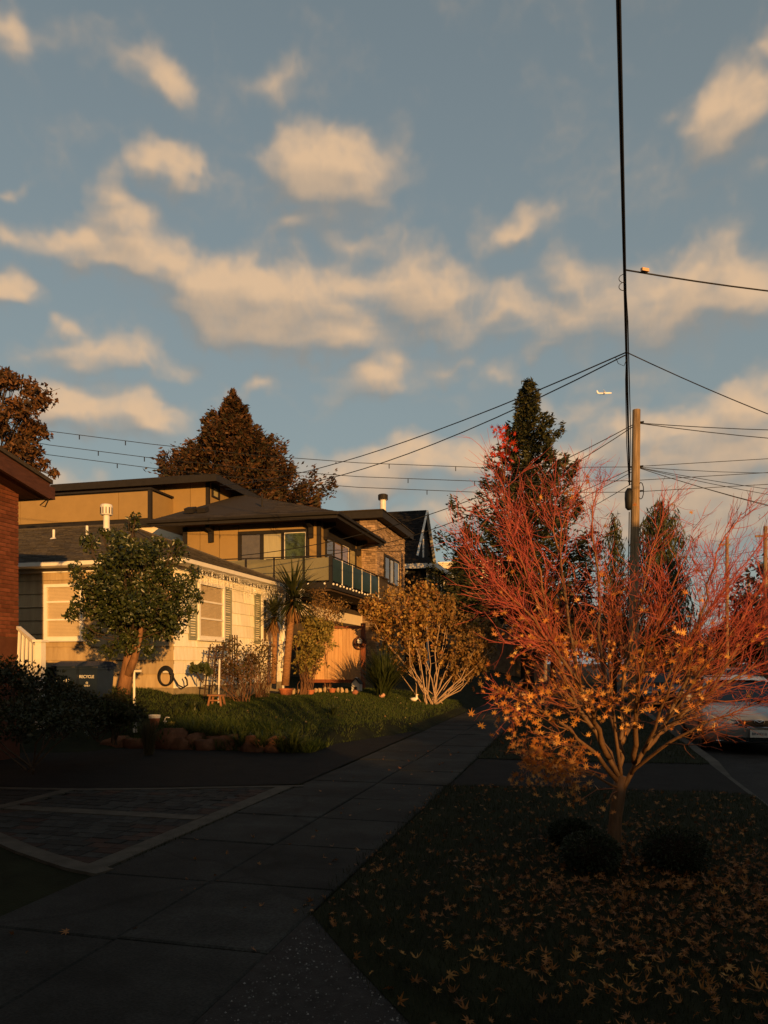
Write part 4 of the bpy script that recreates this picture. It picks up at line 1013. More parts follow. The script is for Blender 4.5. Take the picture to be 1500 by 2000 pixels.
wire([cat_line(c, e1, .55), cat_line(c + Vector((-.03,0,-.06)), e2, .85)], .014, 'pair of service wires running left from the cable bundle to the modern house')
wire([cat_line(c, far(c, W(1640, 836, d=dep(c) + 3), 2), .3)], .011, 'thin service wire falling to the right from the cable bundle')
c = pn(826)
wire([cat_line(c, W(470, 1085, d=29.2), .8), cat_line(c + Vector((0,0,-.05)), W(520, 1093, d=29.2), 1.1)], .015, 'pair of sagging wires from the pole top left to the balcony')
wire([cat_line(c, far(c, W(1720, 812, d=30)), .6), cat_line(c, far(c, W(1720, 834, d=29)), .7)], .015, 'pair of wires from the pole top to the right')
c = pn(912)
wire([cat_line(c, W(640, 1075, d=33), .7), cat_line(c + Vector((0,0,-.1)), W(700, 1075, d=36), .9), cat_line(pn(940), W(880, 1060, d=50), .9)], .012, 'fan of wires leaving the pole left at mid height')
wire([cat_line(c, far(c, W(1700, vv - 8, d=dd)), s_ * 4) for vv, dd, s_ in ((880, 40, .3), (950, 34, .2), (965, 31, .2), (985, 29, .25), (1000, 28, .2))], .011, 'fan of wires leaving the pole right at mid height')
for k, (dv, lab) in enumerate(((0, 'topmost of three long wires crossing the sky behind the pole'), (27, 'middle of three long wires crossing the sky behind the pole'), (50, 'lowest of three long wires crossing the sky behind the pole'))):
    pts = [W(u, v + dv + (-4 if k == 2 else 0) * (1 - u / 1500), d=27.6) for u, v in ((-250, 780), (95, 842), (300, 868), (500, 889), (700, 904), (960, 914), (1230, 912), (1500, 896), (1750, 872), (2300, 800))]
    r_ = wire([pts], .012, lab)
    mb = MB()
    for u in (155, 245, 420, 760, 890):
        i = [j for j in range(8) if (-250, 95, 300, 500, 700, 960, 1230, 1500)[j] <= u][-1]; ua, ub = (-250, 95, 300, 500, 700, 960, 1230, 1500, 1750)[i:i+2]
        p = pts[i].lerp(pts[i+1], (u + 37 * k - ua) / (ub - ua)); mb.beam(p, p + Vector((0,0,-.16)), .025, .025, (0,1,0))
    mb.build('spacer', m_cable, r_, kind='stuff')
# poles and wires far down the street
for (u, v, d, lab) in ((1420, 1048, 48, 'slim pale distant utility pole seen through the maple twigs'), (1462, 1120, 75, 'short distant pole in front of the dark trees on the right'), (1495, 1028, 40, 'brown utility pole at the right edge of the picture')):
    p = W(u, v, d=d); mb = MB(); mb.tube([(p.x, p.y, -.1), (p.x, p.y, p.z)], [.12, .10], 10); t = thing('utility_pole', lab, 'pole', (p.x, p.y, -.1)); mb.build('pole_shaft', m_pole, t, smooth=True)
    mb = MB(); mb.beam((p.x - .5, p.y, p.z - .5), (p.x + .2, p.y, p.z - .5), .08, .1); mb.build('crossarm', m_pole, t)
wire([[W(1300, vv + 6, d=50), W(1420, vv, d=48), W(1500, vv - 12, d=46), W(1650, vv - 40, d=44), W(2000, vv - 130, d=40)] for vv in (1085, 1100, 1122, 1140)], .014, 'four thin distant wires beyond the weeping conifer')
# ================================================================== airliner
ap_ = W(1180, 768, d=1700); al = thing('airliner', 'tiny white airliner crossing the sky left of the pole', 'airplane', ap_)
m_air = M('aircraft_white', (.8,.78,.74), .4, .03)
rt = Vector((CT, ST, 0)); fw = Vector((-ST, CT, 0)); ax_ = (rt * .96 + fw * .22 + Vector((0,0,.10))).normalized()
mb = MB(); mb.tube([ap_ + ax_ * k for k in (-18, -13, -6, 8, 14, 17.5, 19)], [.5, 1.4, 2.0, 2.0, 1.8, 1.1, .2], 10); mb.build('fuselage', m_air, al, smooth=True)
for s_ in (-1, 1):
    sd_ = (fw * s_ + Vector((0,0,.08)) - rt * .45).normalized(); mb = MB(); a_ = ap_ + ax_ * 3
    mb.add([a_ + ax_ * 3, a_ - ax_ * 4, a_ + sd_ * 19 - ax_ * 1.6, a_ + sd_ * 19, a_ + ax_ * 3 + Vector((0,0,-.6)), a_ - ax_ * 4 + Vector((0,0,-.6)), a_ + sd_ * 19 - ax_ * 1.6 + Vector((0,0,-.3)), a_ + sd_ * 19 + Vector((0,0,-.3))], [(0,1,2,3),(7,6,5,4),(0,4,5,1),(1,5,6,2),(2,6,7,3),(3,7,4,0)]); mb.build('wing', m_air, al)
    mb = MB(); e_ = a_ + sd_ * 6 - Vector((0,0,1.4)); mb.tube([e_ - ax_ * 2, e_ + ax_ * 2], .95, 8); mb.build('engine', m_air, al)
    mb = MB(); a2 = ap_ - ax_ * 15.5; mb.add([a2 + ax_ * 1.5, a2 - ax_ * 1.5, a2 + sd_ * 6.5 - ax_ * 2.5, a2 + sd_ * 6.5 - ax_ * 1.3, a2 + ax_ * 1.5 - Vector((0,0,.3)), a2 - ax_ * 1.5 - Vector((0,0,.3)), a2 + sd_ * 6.5 - ax_ * 2.5 - Vector((0,0,.2)), a2 + sd_ * 6.5 - ax_ * 1.3 - Vector((0,0,.2))], [(0,1,2,3),(7,6,5,4),(0,4,5,1),(1,5,6,2),(2,6,7,3),(3,7,4,0)]); mb.build('tailplane', m_air, al)
a2 = ap_ - ax_ * 14; mb = MB(); mb.prism([a2 + ax_ * 2 + fw * .2, a2 - ax_ * 2.5 + fw * .2, a2 - ax_ * 4.5 + Vector((0,0,6.5)) + fw * .2, a2 - ax_ * 2.5 + Vector((0,0,6.5)) + fw * .2], fw * -.4); mb.build('tail_fin', m_air, al)
# ================================================================== trees, shrubs and plants
m_bark = M('bark', (.16,.095,.055), .95, .35, 6, .1, stretch=(6,6,1), bump=.6, bscale=20)
m_dbark = M('dark_bark', (.06,.042,.03), .95, .35, 6, .1, stretch=(6,6,1), bump=.6, bscale=20)
m_pstem = M('pale_stem', (.36,.25,.16), .9, .3, 6, .15, stretch=(6,6,1))
rv = lambda s=1.0: Vector((random.gauss(0, s), random.gauss(0, s), random.gauss(0, s)))

def conifer(name, label, base, height, prof, mat, nb, per, card, upturn=.25, droop=.15, lean=(0,0), start=.08, weep=False, spread=.5, trunk_r=.35, mat_bark=m_dbark, dens=1.0, tip=0.0):
    """conifer: trunk, many limbs, sprays of narrow foliage blades along each limb. prof(t, az) -> reach at height fraction t"""
    base = Vector(base); root = thing(name, label, 'tree', base)
    mb = MB(); top = base + Vector((lean[0], lean[1], height))
    mb.tube([base, base.lerp(top, .5), top], [trunk_r, trunk_r * .55, .03], 8); mb.build('trunk', mat_bark, root, smooth=True)
    limbs = MB(); P, A = [], []
    for k in range(nb):
        t = start + (1 - start) * (k + random.random()) / nb; az = k * 2.39996 + random.uniform(-.3, .3)
        reach = prof(t, az) * random.uniform(.66, 1.12)
        if reach < .05: continue
        o = base.lerp(top, t); dv = Vector((math.cos(az), math.sin(az), 0)); pts = []
        ns = 6
        for i in range(ns + 1):
            s = i / ns; z = reach * (-droop * math.sin(s * 2.2) + upturn * s * s * 1.3)
            if weep: z = reach * (.35 * math.sin(s * 2.0) - .25 * s * s)
            pts.append(o + dv * reach * s + Vector((0, 0, z)) + rv(.02 * reach))
        if reach > .4: limbs.tube(pts, [max(.012, .02 * reach * (1 - i / ns) + .008) for i in range(ns + 1)], 4, False)
        n = int(per * (.35 + reach / 3) * dens)
        for _ in range(n):
            s = random.random() ** .65 if random.random() > tip * .45 else 1 - abs(random.gauss(0, .12)); s = min(.999, max(0, s)); i = min(ns - 1, int(s * ns)); p = pts[i].lerp(pts[i+1], s * ns - i)
            w = spread * reach * .28 * (1.1 - .6 * s)
            sidev = Vector((-dv.y, dv.x, 0)) * random.gauss(0, w)
            if weep:
                dn = abs(random.gauss(0, .7)); p = p + sidev * .8 + Vector((0, 0, -dn)) + rv(.08); a = Vector((0, 0, -1)) + rv(.18)
            else:
                p = p + sidev + Vector((0, 0, random.gauss(0, .10 + .05 * reach) + .0)) + rv(.06)
                a = dv * .8 + sidev.normalized() * .7 + Vector((0, 0, random.gauss(.25, .35)))
            P.append(p); A.append(a)
    for _ in range(int(12 * per * .12)):
        P.append(top + Vector((random.gauss(0, .12), random.gauss(0, .12), random.uniform(-1.0, .25)))); A.append(Vector((0, 0, 1)) + rv(.5))
    limbs.build('branch', mat_bark, root, kind='stuff')
    link('foliage', leaf_mesh('foliage', P, mat, card[0], card[1], A, .55, .25, .45, base), root, kind='stuff')
    return root
m_rust = LEAF('rust_needles', [(.014,.016,.008),(.030,.022,.010),(.065,.032,.014),(.11,.050,.020),(.045,.04,.016)], .15)
m_olive = LEAF('olive_needles', [(.010,.015,.008),(.018,.024,.010),(.040,.045,.016),(.085,.075,.028)], .15)
m_cedar = LEAF('cedar_needles', [(.030,.042,.014),(.055,.065,.02),(.09,.085,.03),(.05,.06,.02)], .25)

b = W(455, 985, d=58); bz = 0
def prof_big(t, az):
    side = math.cos(az)
    w = 15.5 * (1 - t) ** 1.0 * (1.0 + .14 * math.sin(t * 31 + az * 3) + .08 * math.sin(az * 5 + t * 60))
    if t > .80: w *= .95
    return max(.1, w)
conifer('conifer', 'broad rusty brown conifer rising behind the modern house', (b.x, b.y, 0), W(455, 768, d=58).z, prof_big, m_rust, 330, 135, (.34, .13), upturn=.24, droop=.10, start=.50, trunk_r=.5, spread=.42, tip=1.0)
p = W(622, 985, d=60); conifer('conifer', 'tiny conifer tip just showing above the modern house roof', (p.x, p.y, 0), W(622, 974, d=60).z, lambda t, az: 2.2 * (1 - t), m_rust, 60, 40, (.35,.12), start=.6)
b = W(1030, 1200, d=43)
def prof_right(t, az):
    # broad dark skirts low on the left, narrow open top
    cam_r = Vector((CT, ST)); s = math.cos(az) * cam_r.x + math.sin(az) * cam_r.y
    w = 6.0 * (1 - t) ** .95 + .2
    if t < .66: w *= 1.0 + .18 * max(0, -s)
    if t > .66: w *= 1.0 + .25 * max(0, s)
    return w * (1 + .22 * math.sin(t * 47) + .15 * math.sin(az * 4))
conifer('conifer', 'tall pointed dark green conifer behind the maple', (b.x, b.y, 0), W(1030, 752, d=43).z, prof_right, m_olive, 210, 125, (.26, .10), upturn=.22, droop=.10, start=.22, trunk_r=.4, spread=.5, tip=.7)
p = W(905, 1100, d=62); conifer('conifer', 'small dark evergreen behind the pale flat roofed building', (p.x, p.y, 0), W(890, 1072, d=62).z, lambda t, az: 3.2 * (1 - t) ** .5, m_olive, 120, 70, (.4,.14), start=.4)
b = W(1290, 1240, d=36); tp = W(1290, 988, d=36)
conifer('weeping_conifer', 'weeping conifer with hanging olive sprays right of the pole', (b.x, b.y, 0), tp.z, lambda t, az: (2.0 * (1 - t) ** .35 + .2) * (1 + .3 * math.sin(az * 3 + t * 9)), m_cedar, 130, 85, (.34, .05), weep=True, start=.15, trunk_r=.25, spread=1.1)
p = W(1200, 1100, d=37); conifer('weeping_conifer', 'thin drooping conifer branch tips just left of the pole', (p.x, p.y, 0), W(1200, 1012, d=37).z, lambda t, az: .95 * (1 - t) ** .3, m_cedar, 60, 60, (.30, .05), weep=True, start=.35, trunk_r=.12, spread=1.2)

def broadleaf(name, label, base, trunk_pts, trunk_r, clumps, nleaf, leaf, mat, mat_bark=m_bark, branches=True, cat='tree', twig=.012, shell=.55):
    """trunk, limbs to every clump, leaves spread through the clumps' volume. clumps: (centre, (rx, ry, rz), weight)"""
    base = Vector(base); root = thing(name, label, cat, base)
    mb = MB(); mb.tube(trunk_pts, trunk_r, 9); tp = Vector(trunk_pts[-1])
    P, A = [], []; tot = sum(c[2] for c in clumps); br = MB()
    for (c, rad, wt) in clumps:
        c = Vector(c)
        if branches:
            mid = tp.lerp(c, .5) + rv(.08) ; br.tube([tp - Vector((0,0,.05)), mid, c + Vector((0,0,rad[2]*.3))], [twig * 2.4, twig * 1.5, twig * .5], 5, False)
            for _ in range(5):
                e = c + Vector((random.uniform(-1,1)*rad[0], random.uniform(-1,1)*rad[1], random.uniform(-.6,1)*rad[2])); br.tube([mid.lerp(c, random.random()), c.lerp(e, .5) + rv(.03), e], [twig, twig * .7, twig * .3], 4, False)
        for _ in range(int(nleaf * wt / tot)):
            v_ = Vector((random.gauss(0,1), random.gauss(0,1), random.gauss(0,1))).normalized() * (random.random() ** shell)
            P.append(c + Vector((v_.x * rad[0], v_.y * rad[1], v_.z * rad[2]))); A.append(v_ + Vector((0, 0, -.15)))
    mb.build('trunk', mat_bark, root, smooth=True)
    if branches: br.build('branch', m_dbark, root, kind='stuff')
    link('crown', leaf_mesh('crown', P, mat, leaf[0], leaf[1], A, 1.0, .25, .4, base), root, kind='stuff')
    return root
def clumps_ball(c, R_, n, r, zs=1.0, wt=1.0, jitter=.0):
    out = []
    for k in range(n):
        t = (k + .5) / n; ph = math.acos(1 - 2 * t); az = k * 2.39996
        d_ = Vector((math.sin(ph) * math.cos(az), math.sin(ph) * math.sin(az), math.cos(ph) * zs)); q = R_ * random.uniform(.55, .95)
        rr = r * random.uniform(.7, 1.25); out.append((Vector(c) + d_ * q, (rr, rr, rr * .85), rr ** 2 * wt))
    return out
# left tree at the frame edge, brown in the low sun
m_bronze = LEAF('bronze_leaf', [(.030,.022,.010),(.07,.038,.016),(.12,.055,.02),(.16,.075,.026)], .25)
c = W(-10, 830, d=22.5)
cl = clumps_ball((c.x, c.y, c.z), 1.75, 34, .42, 1.15)
for u, v, r_ in ((85, 905, .26), (105, 925, .2), (60, 880, .3), (75, 835, .26), (90, 850, .2), (25, 745, .3), (8, 730, .22), (55, 915, .3), (70, 790, .22)): q = W(u, v, d=22.5); cl.append((q, (r_, r_, r_ * .7), r_ ** 2))
broadleaf('broadleaf_tree', 'bronze leaved tree above the brick house roof', (c.x, c.y, .3), [(c.x, c.y, .3), (c.x + .1, c.y, 3.5), (c.x, c.y, c.z - 1.2)], [.22, .18, .12], cl, 9000, (.15, .07), m_bronze, m_dbark)

# round topped evergreen in front of the cottage
m_priv = LEAF('glossy_leaf', [(.018,.028,.008),(.028,.040,.010),(.042,.055,.014),(.065,.072,.02)], .18, .38, spec=.5)
g0 = W(243, 1345, d=13.6); cz = W(258, 1165, d=13.6)
cl = clumps_ball(cz + Vector((0, 0, .08)), .98, 46, .30, 1.05)
for u, v, r_ in ((262, 1012, .12), (258, 1030, .16), (175, 1060, .2), (225, 1048, .2), (310, 1065, .2), (350, 1080, .2), (380, 1120, .16), (385, 1165, .15), (370, 1195, .15), (150, 1115, .17), (140, 1200, .16), (158, 1180, .2), (330, 1230, .18), (290, 1270, .16), (215, 1270, .18), (180, 1240, .2), (345, 1060, .1), (200, 1040, .1)):
    q = W(u, v, d=13.6 + random.uniform(-.3,.3)); cl.append((q, (r_, r_, r_), r_ ** 2 * 1.2))
tw = [W(240, 1358, d=13.6), W(247, 1320, d=13.6), W(252, 1290, d=13.6), W(258, 1250, d=13.6)]
tr = broadleaf('garden_tree', 'round topped small evergreen tree in front of the cottage window', (g0.x, g0.y, H(g0.x, g0.y)), tw, [.13, .115, .105, .07], cl, 17000, (.072, .042), m_priv, M('orange_bark', (.19,.10,.052), .9, .35, 5, .15, stretch=(5,5,1), bump=.5, bscale=18), shell=.6, twig=.005)
mb = MB(); mb.tube([W(250, 1318, d=13.55), W(262, 1288, d=13.5), W(272, 1250, d=13.4), W(280, 1200, d=13.4)], [.08, .07, .05, .03], 7); mb.build('limb', MATS['orange_bark'], tr, smooth=True)

# dark shrubbery at the left edge, under the railing and bins
m_dkleaf = LEAF('dark_shrub_leaf', [(.012,.018,.008),(.020,.028,.010),(.035,.040,.016),(.05,.04,.02)], .2, .45)
def shrub(label, c, rad, n, leaf, mat, name='shrub', nclump=16, stems=7, mat_stem=m_dbark):
    c = Vector(c); base = Vector((c.x, c.y, c.z - rad[2])); root = thing(name, label, 'shrub', base)
    P, A = [], []; cl = []
    for k in range(nclump):
        az = k * 2.4; e = random.uniform(-.35, 1.0); q = math.sqrt(max(0, 1 - e * e)) if e > 0 else 1.0
        cl.append((c + Vector((math.cos(az) * q * rad[0] * .72, math.sin(az) * q * rad[1] * .72, e * rad[2] * .75)), random.uniform(.3, .5)))
    for _ in range(n):
        cc, k = random.choice(cl); v_ = rv().normalized() * random.random() ** .5
        P.append(cc + Vector((v_.x * rad[0] * k, v_.y * rad[1] * k, v_.z * rad[2] * k))); A.append(v_ + Vector((0,0,.2)))
    mb = MB()
    for k in range(stems):
        e = random.choice(cl)[0]; mb.tube([base + rv(.04) * 1.0, base.lerp(e, .5) + rv(.04), e], [.014, .010, .005], 4, False)
    mb.build('stem', mat_stem, root, kind='stuff')
    link('foliage', leaf_mesh('foliage', P, mat, leaf[0], leaf[1], A, .9, .25, .4, base), root, kind='stuff'); return root
def at_ground(u, v, d, z): q = W(u, v, d=d); return (q.x, q.y, z)
shrub('dark twiggy shrub at the left edge below the white railing', W(35, 1370, d=9.6), (.75, .7, .5), 3600, (.05,.028), m_dkleaf)
shrub('low dark shrub beside the dark drive at far left', W(60, 1430, d=9.0), (.9, .7, .42), 2600, (.05,.028), m_dkleaf)
shrub('leafy green shrub growing in front of the blue bins', W(190, 1392, d=12.3), (.72, .6, .48), 3800, (.075,.024), LEAF('upright_leaf', [(.022,.032,.010),(.035,.046,.014),(.06,.066,.022),(.05,.03,.02)], .25))
shrub('dark shrub at the foot of the small evergreen tree', W(222, 1405, d=12.4), (.5, .5, .36), 2400, (.06,.03), m_dkleaf)
shrub('low dark shrub between railing and blue bins', W(120, 1385, d=11.6), (.6, .5, .42), 2400, (.05,.028), m_dkleaf)
def tuft(label, c, n, length, width, mat, spread=.6, name='grass_tuft', cat='plant', droop=.5, up=1.0):
    """arching strap leaves from one crown: each leaf a tapering ribbon of three segments"""
    c = Vector(c); V, F = [], []
    for k in range(n):
        az = random.uniform(0, 6.283); tl = random.uniform(.05, 1) * spread; L_ = length * random.uniform(.6, 1.15)
        d_ = Vector((math.cos(az) * tl, math.sin(az) * tl, up)).normalized(); s_ = Vector((-math.sin(az), math.cos(az), 0)); w = width * random.uniform(.7, 1.2)
        p = c + Vector((random.gauss(0, .02), random.gauss(0, .02), random.uniform(-.02, .03))) * (1 + length); o = len(V)
        for i, ww in enumerate((.6, 1.0, .75)):
            V += [tuple(p + s_ * w * ww * .5), tuple(p - s_ * w * ww * .5)]
            p = p + d_ * L_ / 3; d_ = (d_ + Vector((math.cos(az) * .25, math.sin(az) * .25, -droop)) * (.35 + .3 * i)).normalized()
        V.append(tuple(p)); F += [(o, o+1, o+3, o+2), (o+2, o+3, o+5, o+4), (o+4, o+5, o+6)]
    base = c; me = bpy.data.meshes.new(name); me.from_pydata([(a - base.x, b_ - base.y, z - base.z) for a, b_, z in V], [], F); me.materials.append(mat)
    o = link(name, me, None, label=label, cat=cat, loc=base); return o
m_lav = LEAF('lavender', [(.05,.045,.02),(.08,.065,.03),(.10,.075,.035)], .3)
m_strap = LEAF('strap_leaf', [(.022,.032,.010),(.035,.048,.014),(.055,.066,.022)], .25, .45)
q = W(290, 1385, d=13.3); tuft('fine stemmed olive clump beside the small evergreen trunk', (q.x, q.y, H(q.x, q.y) + .02), 420, .62, .008, m_lav, .38, 'lavender_clump', droop=.1)
for i, (u, d, n, ln, lab) in enumerate(((375, 16.6, 60, .26, 'low strappy clump at the cottage foundation left of the trellis'), (395, 16.4, 60, .28, 'low strappy clump beside the trellis foot'), (345, 16.4, 40, .2, 'short strappy clump under the coiled hose'))):
    q = W(u, 1380, d=d); tuft(lab, (q.x, q.y, H(q.x, q.y)), n, ln, .022, m_strap, .7)
q = W(748, 1338, d=23.5); tuft('big arching strap leaved clump beside the wooden gate', (q.x, q.y, H(q.x, q.y)), 480, 1.6, .04, m_strap, 1.0, 'strap_clump', droop=.42)
q = W(650, 1395, d=17.5); tuft('small strappy clump on the lawn below the palm', (q.x, q.y, H(q.x, q.y)), 60, .3, .02, m_strap, .9)
m_strap2 = LEAF('grassy_strap', [(.035,.052,.014),(.055,.078,.02),(.085,.10,.03)], .3, .5)
for k_, (u, v, lab) in enumerate(((330, 1450, 'leftmost strappy tuft hanging over the rock edging'), (470, 1450, 'tall strappy tuft between two edging rocks'), (350, 1430, 'strappy tuft behind the terracotta pot'), (520, 1440, 'strappy tuft at the right end of the rock edging'), (420, 1425, 'strappy tuft above the middle of the rock edging'), (585, 1425, 'loose grassy tuft right of the rock edging'), (395, 1465, 'short tuft in front of the sunlit edging rocks'), (300, 1462, 'tuft in front of the rock nearest the terracotta pot'), (445, 1468, 'tuft in front of the widest edging rock'), (560, 1462, 'tuft in front of the rightmost edging rock'))):
    q = W(u, v, d=14.0); tuft(lab, (q.x, 12.86 + random.uniform(-.1,.1) if k_ % 2 else 13.25, .02 if k_ % 2 else H(q.x, 13.25)), 170, random.uniform(.34, .5), .018, m_strap2, 1.1)

# cordyline with its smaller companion
m_cord = LEAF('sword_leaf', [(.030,.036,.012),(.048,.052,.016),(.075,.072,.024)], .25, .45)
m_dead = LEAF('dead_sword_leaf', [(.16,.085,.035),(.24,.13,.05),(.10,.05,.022)], .2, .7)
def cordyline(label, base, trunk, r0, head, n, L_, wd, nd=60):
    base = Vector(base); root = thing('cordyline_palm', label, 'palm', base); mb = MB(); mb.tube(trunk, [r0, r0 * .9, r0 * .85, r0 * .8][:len(trunk)], 9); mb.build('trunk', M('palm_trunk', (.22,.115,.055), .95, .4, 5, .1, stretch=(2,2,6), bump=.7, bscale=20), root, smooth=True)
    for nm, cnt, mat, lo, hi in (('sword_leaf', n, m_cord, -.55, 1.0), ('dead_leaf', nd, m_dead, -1.0, -.8)):
        V, F = [], []
        for k in range(cnt):
            az = random.uniform(0, 6.283); e = random.uniform(lo, hi); cz_ = math.sqrt(max(0, 1 - e * e)); d_ = Vector((math.cos(az) * cz_, math.sin(az) * cz_, e)); l = L_ * random.uniform(.75, 1.1) * (1 if nm == 'sword_leaf' else .55)
            s_ = Vector((-math.sin(az), math.cos(az), 0)); p = Vector(head) + rv(.03) + Vector((0, 0, .14 * e)); o = len(V)
            for i, ww in enumerate((.55, 1.0, .8)):
                V += [tuple(p + s_ * wd * ww * .5), tuple(p - s_ * wd * ww * .5)]; p = p + d_ * l / 3; d_ = (d_ + Vector((0, 0, -.16 - .10 * i))).normalized()
            V.append(tuple(p)); F += [(o, o+1, o+3, o+2), (o+2, o+3, o+5, o+4), (o+4, o+5, o+6)]
        if nm == 'sword_leaf':
            # the leaves are large enough to pick apart: one object each
            for k in range(cnt):
                vs = V[k*7:k*7+7]; me = bpy.data.meshes.new(nm); me.from_pydata([(a - base.x, b_ - base.y, z - base.z) for a, b_, z in vs], [], F[0:3]); me.materials.append(m_cordo); link(nm, me, root)
        else:
            me = bpy.data.meshes.new(nm); me.from_pydata([(a - base.x, b_ - base.y, z - base.z) for a, b_, z in V], [], F); me.materials.append(mat); link(nm, me, root, kind='stuff')
    return root
m_cordo = LEAF('sword_leaf_each', [(.022,.030,.010),(.036,.044,.014),(.060,.062,.02)], .25, .45, rand='object')
q0 = W(557, 1332, d=22.2); hd = W(573, 1172, d=22.2)
cordyline('tall palm like cordyline with sword leaves in front of the balcony', (q0.x, q0.y, H(q0.x, q0.y) + .1), [q0 + Vector((0,0,-.1)), W(562, 1280, d=22.2), W(567, 1225, d=22.2), hd], .115, hd, 260, 1.18, .05)
q1 = W(534, 1335, d=22.6); h1 = W(536, 1205, d=22.6)
cordyline('smaller cordyline at the cottage corner left of the tall one', (q1.x, q1.y, H(q1.x, q1.y)), [q1, W(536, 1290, d=22.6), W(537, 1250, d=22.6), h1], .085, h1, 130, .75, .045, 80)

# deciduous bushes: many stems fanning from the ground, leaves towards the top
def bush(label, base, tips, nst, nleaf, leaf, mat, mat_stem=m_pstem, r0=.018, lowleaf=.35, name='bush', spread=.22, twigs=3, foot=.09):
    base = Vector(base); root = thing(name, label, 'bush', base); mb = MB(); P, A = [], []; paths = []
    for k in range(nst):
        tip, rad = random.choice(tips); tip = Vector(tip) + rv(rad * .45); o = base + Vector((random.gauss(0, foot), random.gauss(0, foot), 0))
        mid = o.lerp(tip, .5) + Vector(((tip.x - o.x) * random.uniform(-.1, .22), (tip.y - o.y) * .1, -abs(tip.z - o.z) * random.uniform(-.08, .12))) + rv(.08)
        r_k = random.uniform(.55, 1.15); pts = [o, o.lerp(mid, .5) + rv(.05), mid, mid.lerp(tip, .5) + rv(.07), tip]; paths.append(pts)
        mb.tube(pts, [r0 * r_k * q_ for q_ in (1, .85, .65, .45, .2)], 5, False)
        for _ in range(twigs):
            s = random.uniform(.4, .95); i = min(3, int(s * 4)); p = pts[i].lerp(pts[i+1], s * 4 - i); e = p + (rv(.6) + Vector((0,0,.5)) + (tip - o).normalized() * .6).normalized() * random.uniform(.2, .5)
            mb.tube([p, p.lerp(e, .5) + rv(.02), e], [r0 * .35, r0 * .25, r0 * .12], 3, False); paths.append([p, p.lerp(e, .3), p.lerp(e, .55), p.lerp(e, .8), e])
    for _ in range(nleaf):
        if random.random() < .55:
            tip, rad = random.choice(tips); v_ = rv().normalized() * random.random() ** .5; P.append(Vector(tip) + v_ * rad)
        else:
            pts = random.choice(paths); s = lowleaf + (1 - lowleaf) * random.random() ** .6; i = min(3, int(s * 4)); P.append(pts[i].lerp(pts[i+1], s * 4 - i) + rv(.06))
        A.append(rv(.5) + Vector((0, 0, -.4)))
    mb.build('stem', mat_stem, root, kind='stuff')
    link('foliage', leaf_mesh('foliage', P, mat, leaf[0], leaf[1], A, .8, .25, .4, base), root, kind='stuff'); return root
m_gold = LEAF('golden_leaf', [(.12,.07,.02),(.30,.175,.045),(.50,.31,.085),(.17,.115,.035),(.34,.145,.045),(.09,.055,.02)], .35)
m_brown = LEAF('brown_leaf', [(.13,.065,.024),(.22,.12,.038),(.30,.18,.055),(.10,.07,.025)], .3)
tips = [(W(u, v, d=24.5 + dd), r_) for u, v, r_, dd in ((760, 1185, .75, 0), (800, 1170, .8, .4), (728, 1190, .45, -.2), (790, 1220, .75, -.4), (830, 1200, .6, 0), (745, 1215, .4, 0), (830, 1160, .5, .6), (712, 1185, .25, 0))]
q = W(842, 1345, d=24.0); bush('large golden leaved bush with many pale bare stems beside the gate', (q.x, q.y, H(q.x, q.y)), tips, 15, 5600, (.12, .075), m_gold, r0=.024, lowleaf=.76, foot=.16, twigs=6)
tips = [(W(u, v, d=25.0 + dd), r_) for u, v, r_, dd in ((880, 1215, .6, 0), (920, 1230, .55, 0), (945, 1260, .5, .3), (900, 1265, .5, -.3), (935, 1300, .4, 0), (870, 1180, .4, 0), (960, 1225, .35, .5))]
q = W(852, 1347, d=24.3); bush('brownish half bare bush right of the golden leaved one', (q.x, q.y, H(q.x, q.y)), tips, 13, 4600, (.12, .07), m_brown, r0=.022, lowleaf=.6, foot=.14)
tips = [(W(u, v, d=22.8 + dd), r_) for u, v, r_, dd in ((620, 1225, .38, 0), (632, 1240, .28, 0), (598, 1250, .35, 0), (618, 1270, .26, -.2), (605, 1215, .25, 0), (640, 1225, .2, 0), (600, 1285, .25, 0))]
q = W(592, 1338, d=22.5); bush('rounded yellow green bush in front of the plank gate', (q.x, q.y, H(q.x, q.y)), tips, 30, 3600, (.10, .055), LEAF('yellowgreen_leaf', [(.15,.13,.03),(.26,.20,.05),(.36,.28,.08),(.09,.09,.03)], .35), M('brown_stem', (.14,.07,.035), .9, .3, 6), r0=.016, lowleaf=.6)
tips = [(W(u, v, d=26.5), .35) for u, v in ((640, 1180), (620, 1165), (655, 1200), (665, 1185), (610, 1190))]
q = W(640, 1320, d=26.6); bush('reddish fine leaved bush behind the gate under the balcony', (q.x, q.y, H(q.x, q.y)), tips, 20, 1800, (.09, .04), m_brown, MATS['brown_stem'], r0=.014)
tips = [(W(u, v, d=18.9 + dd), r_) for u, v, r_, dd in ((430, 1270, .3, 0), (455, 1265, .3, .2), (480, 1280, .32, .3), (500, 1290, .3, .6), (520, 1270, .3, 1.0), (440, 1300, .3, 0), (470, 1310, .3, 0))]
q = W(470, 1372, d=18.6); bush('thin rose bush with brown leaves along the cottage side wall', (q.x, q.y, H(q.x, q.y)), tips, 30, 1500, (.075, .045), LEAF('rose_leaf', [(.05,.045,.015),(.09,.06,.02),(.14,.075,.028),(.04,.05,.015)], .3), M('rose_stem', (.17,.085,.04), .9, .3, 6), r0=.012, lowleaf=.25, twigs=6)
tips = [(W(u, v, d=20.3), .3) for u, v in ((500, 1300), (520, 1310), (505, 1270), (530, 1290))]
